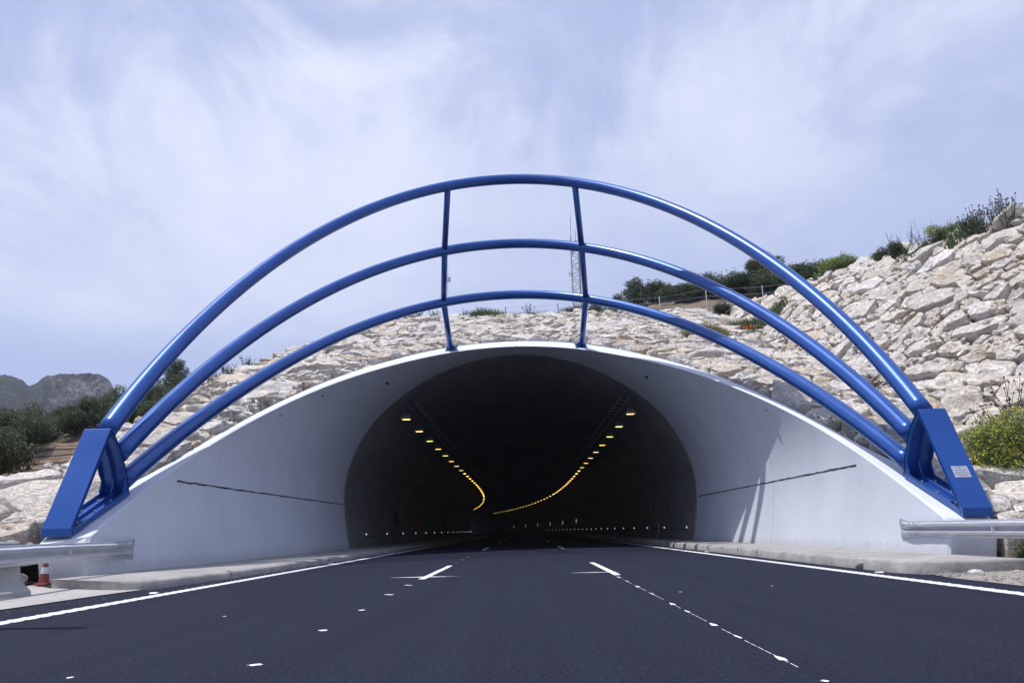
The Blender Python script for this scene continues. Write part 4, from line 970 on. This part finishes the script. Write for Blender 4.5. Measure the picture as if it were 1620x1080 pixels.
rr = np.random.default_rng(2)
P = np.stack([rr.uniform(-1.3, .9, 34), rr.uniform(-1.3, -.7, 34), rr.uniform(.0, .30, 34)-.25], 1); petals(gp, P, .07, POPPY, 'poppies', 3)
grass(bx(1188, 37.5, .23), 37.0, .5, .3, .45, 300, GRASS, 'grass_tuft', 'small green grass clump just below the poppies', 'grass', 2)
grass(bx(1110, 38.5, .23), 38.0, 1.15, .5, .75, 1100, DRY, 'dry_grass', 'pale dry grass clump above the right part of the rim', 'grass', 3, lean=.35)
grass(bx(765, 47.5, .27), 47.0, 1.3, .5, .75, 900, GRASS, 'grass_tuft', 'green grass clump on the crest between the struts', 'grass', 4)
grass(float(xcrest(30.3))+.1, 30.3, .9, .6, .8, 600, GRASS, 'grass_tuft', 'bright green grass on the crest of the right slope', 'grass', 5)
for i, (px, w_) in enumerate(((640, .8), (625, .5), (860, 1.2), (955, 1.0), (1010, .8))):
    grass(bx(px, 48, .27), 47.8, w_, .4, .35, 350, GRASS if i % 2 else DRY, 'crest_grass', 'low tufts of grass along the crest of the bank', 'grass', 10+i, 'low grass along the crest')
def weed(x, y, h, n, label, name='seed_head_weed', spread=.35, seed=0, heads=True, group='tall weeds with dark seed heads on the crest'):
    rr = np.random.default_rng(seed+int(abs(x*37+y*11))); z = surf(x, y) if y < 47.5 else float(T(x, y)); root = empty(name, (x, y, z-.05)); tag(root, label, 'weed', group)
    m = MB(); hd = []; lf = []
    for k in range(n):
        a = rr.random()*6.28; s = spread*rr.random()**.5; L = h*rr.uniform(.65, 1.1); tip = Vector((math.cos(a)*s*1.3, math.sin(a)*s*1.3, L)); b = Vector((math.cos(a)*s*.3, math.sin(a)*s*.3, 0)); mid = (b+tip)*.5 + Vector((math.cos(a)*s*.15, math.sin(a)*s*.15, 0))
        m.tube([b, mid, tip], [.010, .008, .006], 5); lf += [tuple(b + (tip-b)*t + Vector(rr.normal(0, .035, 3))) for t in rr.random(9)*.55]
        ends = [tip]
        for q in range(2):
            if rr.random() < .7: e = mid + Vector((rr.normal(0, .14), rr.normal(0, .14), L*.30)); m.tube([mid, e], [.006, .004], 4); ends.append(e)
        for e in ends:
            r = .030*rr.uniform(.8, 1.2); N_ = 7; V = [e + Vector((math.cos(t)*r*q_, math.sin(t)*r*q_, zz*r)) for zz, q_ in ((-.9, .4), (-.3, 1), (.4, .9), (.9, .35)) for t in np.arange(N_)*6.2832/N_]
            if heads: MB().add(V, [(i*N_+j, i*N_+(j+1) % N_, (i+1)*N_+(j+1) % N_, (i+1)*N_+j) for i in range(3) for j in range(N_)] + [tuple(range(3*N_, 4*N_))]).build('seed_head', HEAD, root)
    m.build('stems', STEM, root); link('leaves', leaves(np.array(lf), .05, LEAF_GR, 'leaves', seed), root)
    return root
for i, (px, y) in enumerate(((1535, 30.0), (1548, 29.8), (1562, 29.6), (1575, 29.2), (1588, 28.9), (1600, 28.6), (1610, 28.3), (1617, 28.0))):
    weed(float(xcrest(y))-.1 - .25*(i % 2), y, 1.0+.07*i, 8+i % 4, 'tall weed with round dark heads on the crest at the upper right', seed=i)
for i, px in enumerate((652, 660, 682, 690, 728, 752, 790, 833, 838, 660)):
    weed(bx(px, 47.8, .27), 47.6, .55 + .3*(px in (833, 838)), 5, 'thin weed with small dark heads on the skyline above the tunnel', seed=20+i, group='thin weeds on the skyline above the tunnel')
for i, (y, h) in enumerate(((34.4, .8), (33.6, 1.1), (32.9, 1.3), (32.2, 1.2), (31.6, .8), (31.0, 1.0))):
    weed(float(xcrest(y))-.15, y, h, 8, 'wispy green shrub on the crest of the right slope', 'wispy_shrub', .5, 40+i, False, 'wispy shrubs on the right crest')
    grass(float(xcrest(y))-.2, y, .6, .5, .4, 240, GRASS, 'crest_grass', 'low tufts of grass along the crest of the right slope', 'grass', 60+i, 'low grass along the right crest')
for i, (px, y) in enumerate(((395, 31.5), (402, 31.0), (372, 30), (408, 33), (385, 29.5))):
    weed(float(left_crest(y))-.3, y, .5, 7, 'dark leafy weed on the edge of the left boulder bank', 'leafy_weed', .35, 70+i, False, 'leafy weeds on the left boulder bank')
for i, (y, sc_, kk) in enumerate(((34.9, .40, 'bush'), (33.9, .48, 'scrub'), (31.7, .55, 'scrub'), (31.1, .50, 'scrub'))):
    plant(kk, float(xcrest(y))+.25, y, sc_, 'crest_bush', ['low dark green bush at the left end of the right crest', 'low grey green bush left of the wispy shrubs on the right crest', 'soft green bush in the middle of the right crest', 'soft green bush right of the middle of the right crest'][i], 'bush', sq=1.2, mat=LEAF_YG if i > 1 else None)
# the big yellow-flowering shrub beside the right foot
def flower_shrub():
    x0, y0 = 12.15, 17.9; root = empty('flowering_shrub', (x0, y0, 1.40)); tag(root, 'large green shrub covered in tiny yellow flowers right of the blue foot', 'shrub')
    lobes = []; rr = np.random.default_rng(4)
    for k in range(22): a = rr.random()*6.28; r = rr.random()**.5; lobes.append((1.5*r*math.cos(a), .85*r*math.sin(a), .25+1.75*rr.random()*(1-.35*r) + .25*math.cos(a)*r, .56, .50, .44))
    P, t = crown_points(lobes, 38000, 8, .25); link('foliage', leaves(P, .032, LEAF_YG, 'foliage', 9, t*.9, .45), root)
    P2, _ = crown_points(lobes, 8000, 18, .84); P2 = P2[(P2[:, 1] < .5) & (P2[:, 2] > .3)]; f = link('flowers', leaves(P2, .023, YEL, 'flowers', 19, None, .9), root); f['kind'] = 'stuff'
    m = MB()
    for k in range(46):
        l = lobes[k % 16]; e = Vector(l[:3]) + Vector((rr.normal(0, .3), rr.normal(0, .2), .45+.25*rr.random())); b = Vector((l[0]*.35, l[1]*.35, 0)); m.tube([b, (b+e)*.5 + Vector((0, 0, .1)), e], [.016, .010, .004], 4)
    m.build('stems', STEM, root)
flower_shrub()
weed(12.6, 20.6, 1.0, 7, 'dry twiggy weed against the rocks above the flowering shrub', 'twiggy_weed', .5, 91, True, None)
weed(13.3, 20.9, .9, 6, 'dry twiggy weed behind the top of the flowering shrub', 'twiggy_weed', .4, 93, True, None)
g1 = grass(8.55, 13.5, .16, .14, .50, 260, GRASS, 'roadside_plant', 'bushy green plant growing at the end of the right kerb', 'plant', 31, lean=.22)
lfp = np.random.default_rng(3).normal(0, 1, (420, 3))*np.array([.10, .08, .13]) + np.array([0, 0, .16]); link('leaves', leaves(lfp, .028, LEAF_OL, 'leaves', 5), g1)
grass(8.15, 12.7, .35, .15, .16, 200, GRASS, 'roadside_grass', 'thin grass at the foot of the right kerb end', 'grass', 32, lean=.5)

# ------------------------------------------------------------------ fence and masts
def fence():
    root = empty('wire_fence', (0, 48, 14)); tag(root, 'thin wire fence on pale posts behind the crest of the rocks', 'fence'); tops = []
    for px, y, hh in ((797, 49.6, 1.0), (884, 49.4, 1.0), (1040, 49.2, 1.05), (1114, 48.9, 1.5), (1203, 47.7, 1.35), (1276, 45.0, 1.3), (1362, 41.2, 1.1), (1440, 38.5, 1.1)):
        x = bx(px, y, .30); z = float(T(x, y)); ln = .35 if px == 884 else 0
        m = MB(); t = Vector((x-ln*.6, y, z+hh)); m.tube([(x, y-48+0, z-14-.3), (t.x, t.y-48, t.z-14)], .032, 8); m.build('post', WPL if px > 1000 else GREYMET, root); tops.append((t, z))
    m = MB()
    for (t0, z0), (t1, z1) in zip(tops[:-1], tops[1:]):
        for q in (.95, .62, .3):
            a = Vector((t0.x, t0.y-48, z0-14+(t0.z-z0)*q)); b = Vector((t1.x, t1.y-48, z1-14+(t1.z-z1)*q)); m.tube([a, (a+b)/2 - Vector((0, 0, .05)), b], .007, 4)
        for s_ in range(1, 26):
            f = s_/26; x = t0.x+(t1.x-t0.x)*f; y = t0.y+(t1.y-t0.y)*f - 48; zb = z0+(z1-z0)*f-14; m.tube([(x, y, zb+.1), (x, y, zb+.95)], .003, 3, False)
    m.build('wires', GALV, root)
fence()
MASTP = m_plain('pale_mast_paint', (.42, .43, .47), .6, .1)
def lattice_mast():
    x0, y0 = bx(908, 110, .35), 110.0; z0 = float(T(x0, y0)); top = .82 + .385*110
    root = empty('lattice_mast', (x0, y0, z0)); tag(root, 'pale lattice radio mast with antennas rising behind the right strut', 'mast'); H = top - z0; w = .58
    m = MB(); c = [(-w, -w), (w, -w), (w, w), (-w, w)]
    for a, b in c: m.tube([(a, b, -.5), (a, b, H)], .07, 5)
    m.build('legs', MASTP, root); m = MB(); k = 0; z = 0
    while z < H-1.0:
        for i in range(4):
            a, b = c[i], c[(i+1) % 4]
            if k % 2: a, b = b, a
            m.tube([(*a, z), (*b, z+1.0)], .04, 3, False); m.tube([(*a, z), (*b, z)], .035, 3, False)
        z += 1.0; k += 1
    m.build('bracing', MASTP, root)
    for dx, h, y in ((-.5, 4.6, 0), (.15, 2.2, 0), (-1.5, .6, 0), (1.3, .4, 0)):
        m = MB(); m.tube([(dx, y, H-1.8), (dx, y, H+h-1.0)], .045, 6); 
        if abs(dx) > 1: m.tube([(0, 0, H-1.6), (dx, 0, H-1.6)], .04, 5)
        m.build('whip_antenna', MASTP, root)
    for a, z, sx in ((.3, H-1.0, 1), (1.2, H-1.7, -1), (2.0, H-2.3, 1), (2.8, H-4.2, -1), (.1, H-5.0, 1), (.8, H-5.6, -1), (-.5, H-.6, 1)):
        m = MB(); d = Vector((math.cos(a)*sx, math.sin(a)*.5, 0)); m.tube([(0, 0, z), d*1.5+Vector((0, 0, z+.1))], .035, 5)
        for q in (.6, .85, 1.1, 1.35): m.tube([d*q+Vector((0, 0, z-.42)), d*q+Vector((0, 0, z+.42))], .022, 3)
        m.build('yagi_antenna', DKBOX, root)
    m = MB(); m.tube([(.95, 0, 4.9), (.95, 0, 6.6)], .16, 8); m.box((.6, 0, 5.2), (.6, .1, .1)); m.build('panel_antenna', GREYMET, root)
    m = MB(); m.box((0, -w, H-9.2), (1.1, .3, .35)); m.build('equipment_box', DKBOX, root)
lattice_mast()
def thin_mast():
    x0, y0 = bx(704, 110, .35), 110.0; z0 = 12.0; top = .82 + .425*110; H = top - z0
    root = empty('guyed_mast', (x0, y0, z0)); tag(root, 'thin guyed lattice mast hidden behind the left strut', 'mast'); m = MB(); w = .19
    c = [(w, 0), (-w*.5, w*.87), (-w*.5, -w*.87)]
    for a, b in c: m.tube([(a, b, -.5), (a, b, H-1.5)], .03, 4)
    m.tube([(0, 0, H-1.6), (0, 0, H)], .025, 4); m.build('legs', MASTP, root); m = MB(); z = 0; k = 0
    while z < H-2:
        for i in range(3): m.tube([(*c[i], z), (*c[(i+1) % 3], z+.5)], .014, 3, False)
        z += .5; k += 1
    m.build('bracing', MASTP, root)
    m = MB(); m.box((.35, -.1, H-10.5), (.5, .3, .7)); m.build('equipment_box', WPL, root)
thin_mast()

# ------------------------------------------------------------------ air between the camera and the mountain
def build_haze():
    m = bpy.data.materials.new('haze'); m.use_nodes = True; nt = m.node_tree; nt.nodes.clear()
    out = nt.nodes.new('ShaderNodeOutputMaterial'); v = nt.nodes.new('ShaderNodeVolumePrincipled')
    v.inputs['Color'].default_value = (0.72, 0.80, 1.0, 1); v.inputs['Density'].default_value = 0.00024; v.inputs['Anisotropy'].default_value = 0.2
    nt.links.new(v.outputs[0], out.inputs['Volume'])
    b = MB(); b.box((0, 0, 124), (7000, 7000, 252)); o = b.build('haze', m); tag(o, kind='stuff')
build_haze()
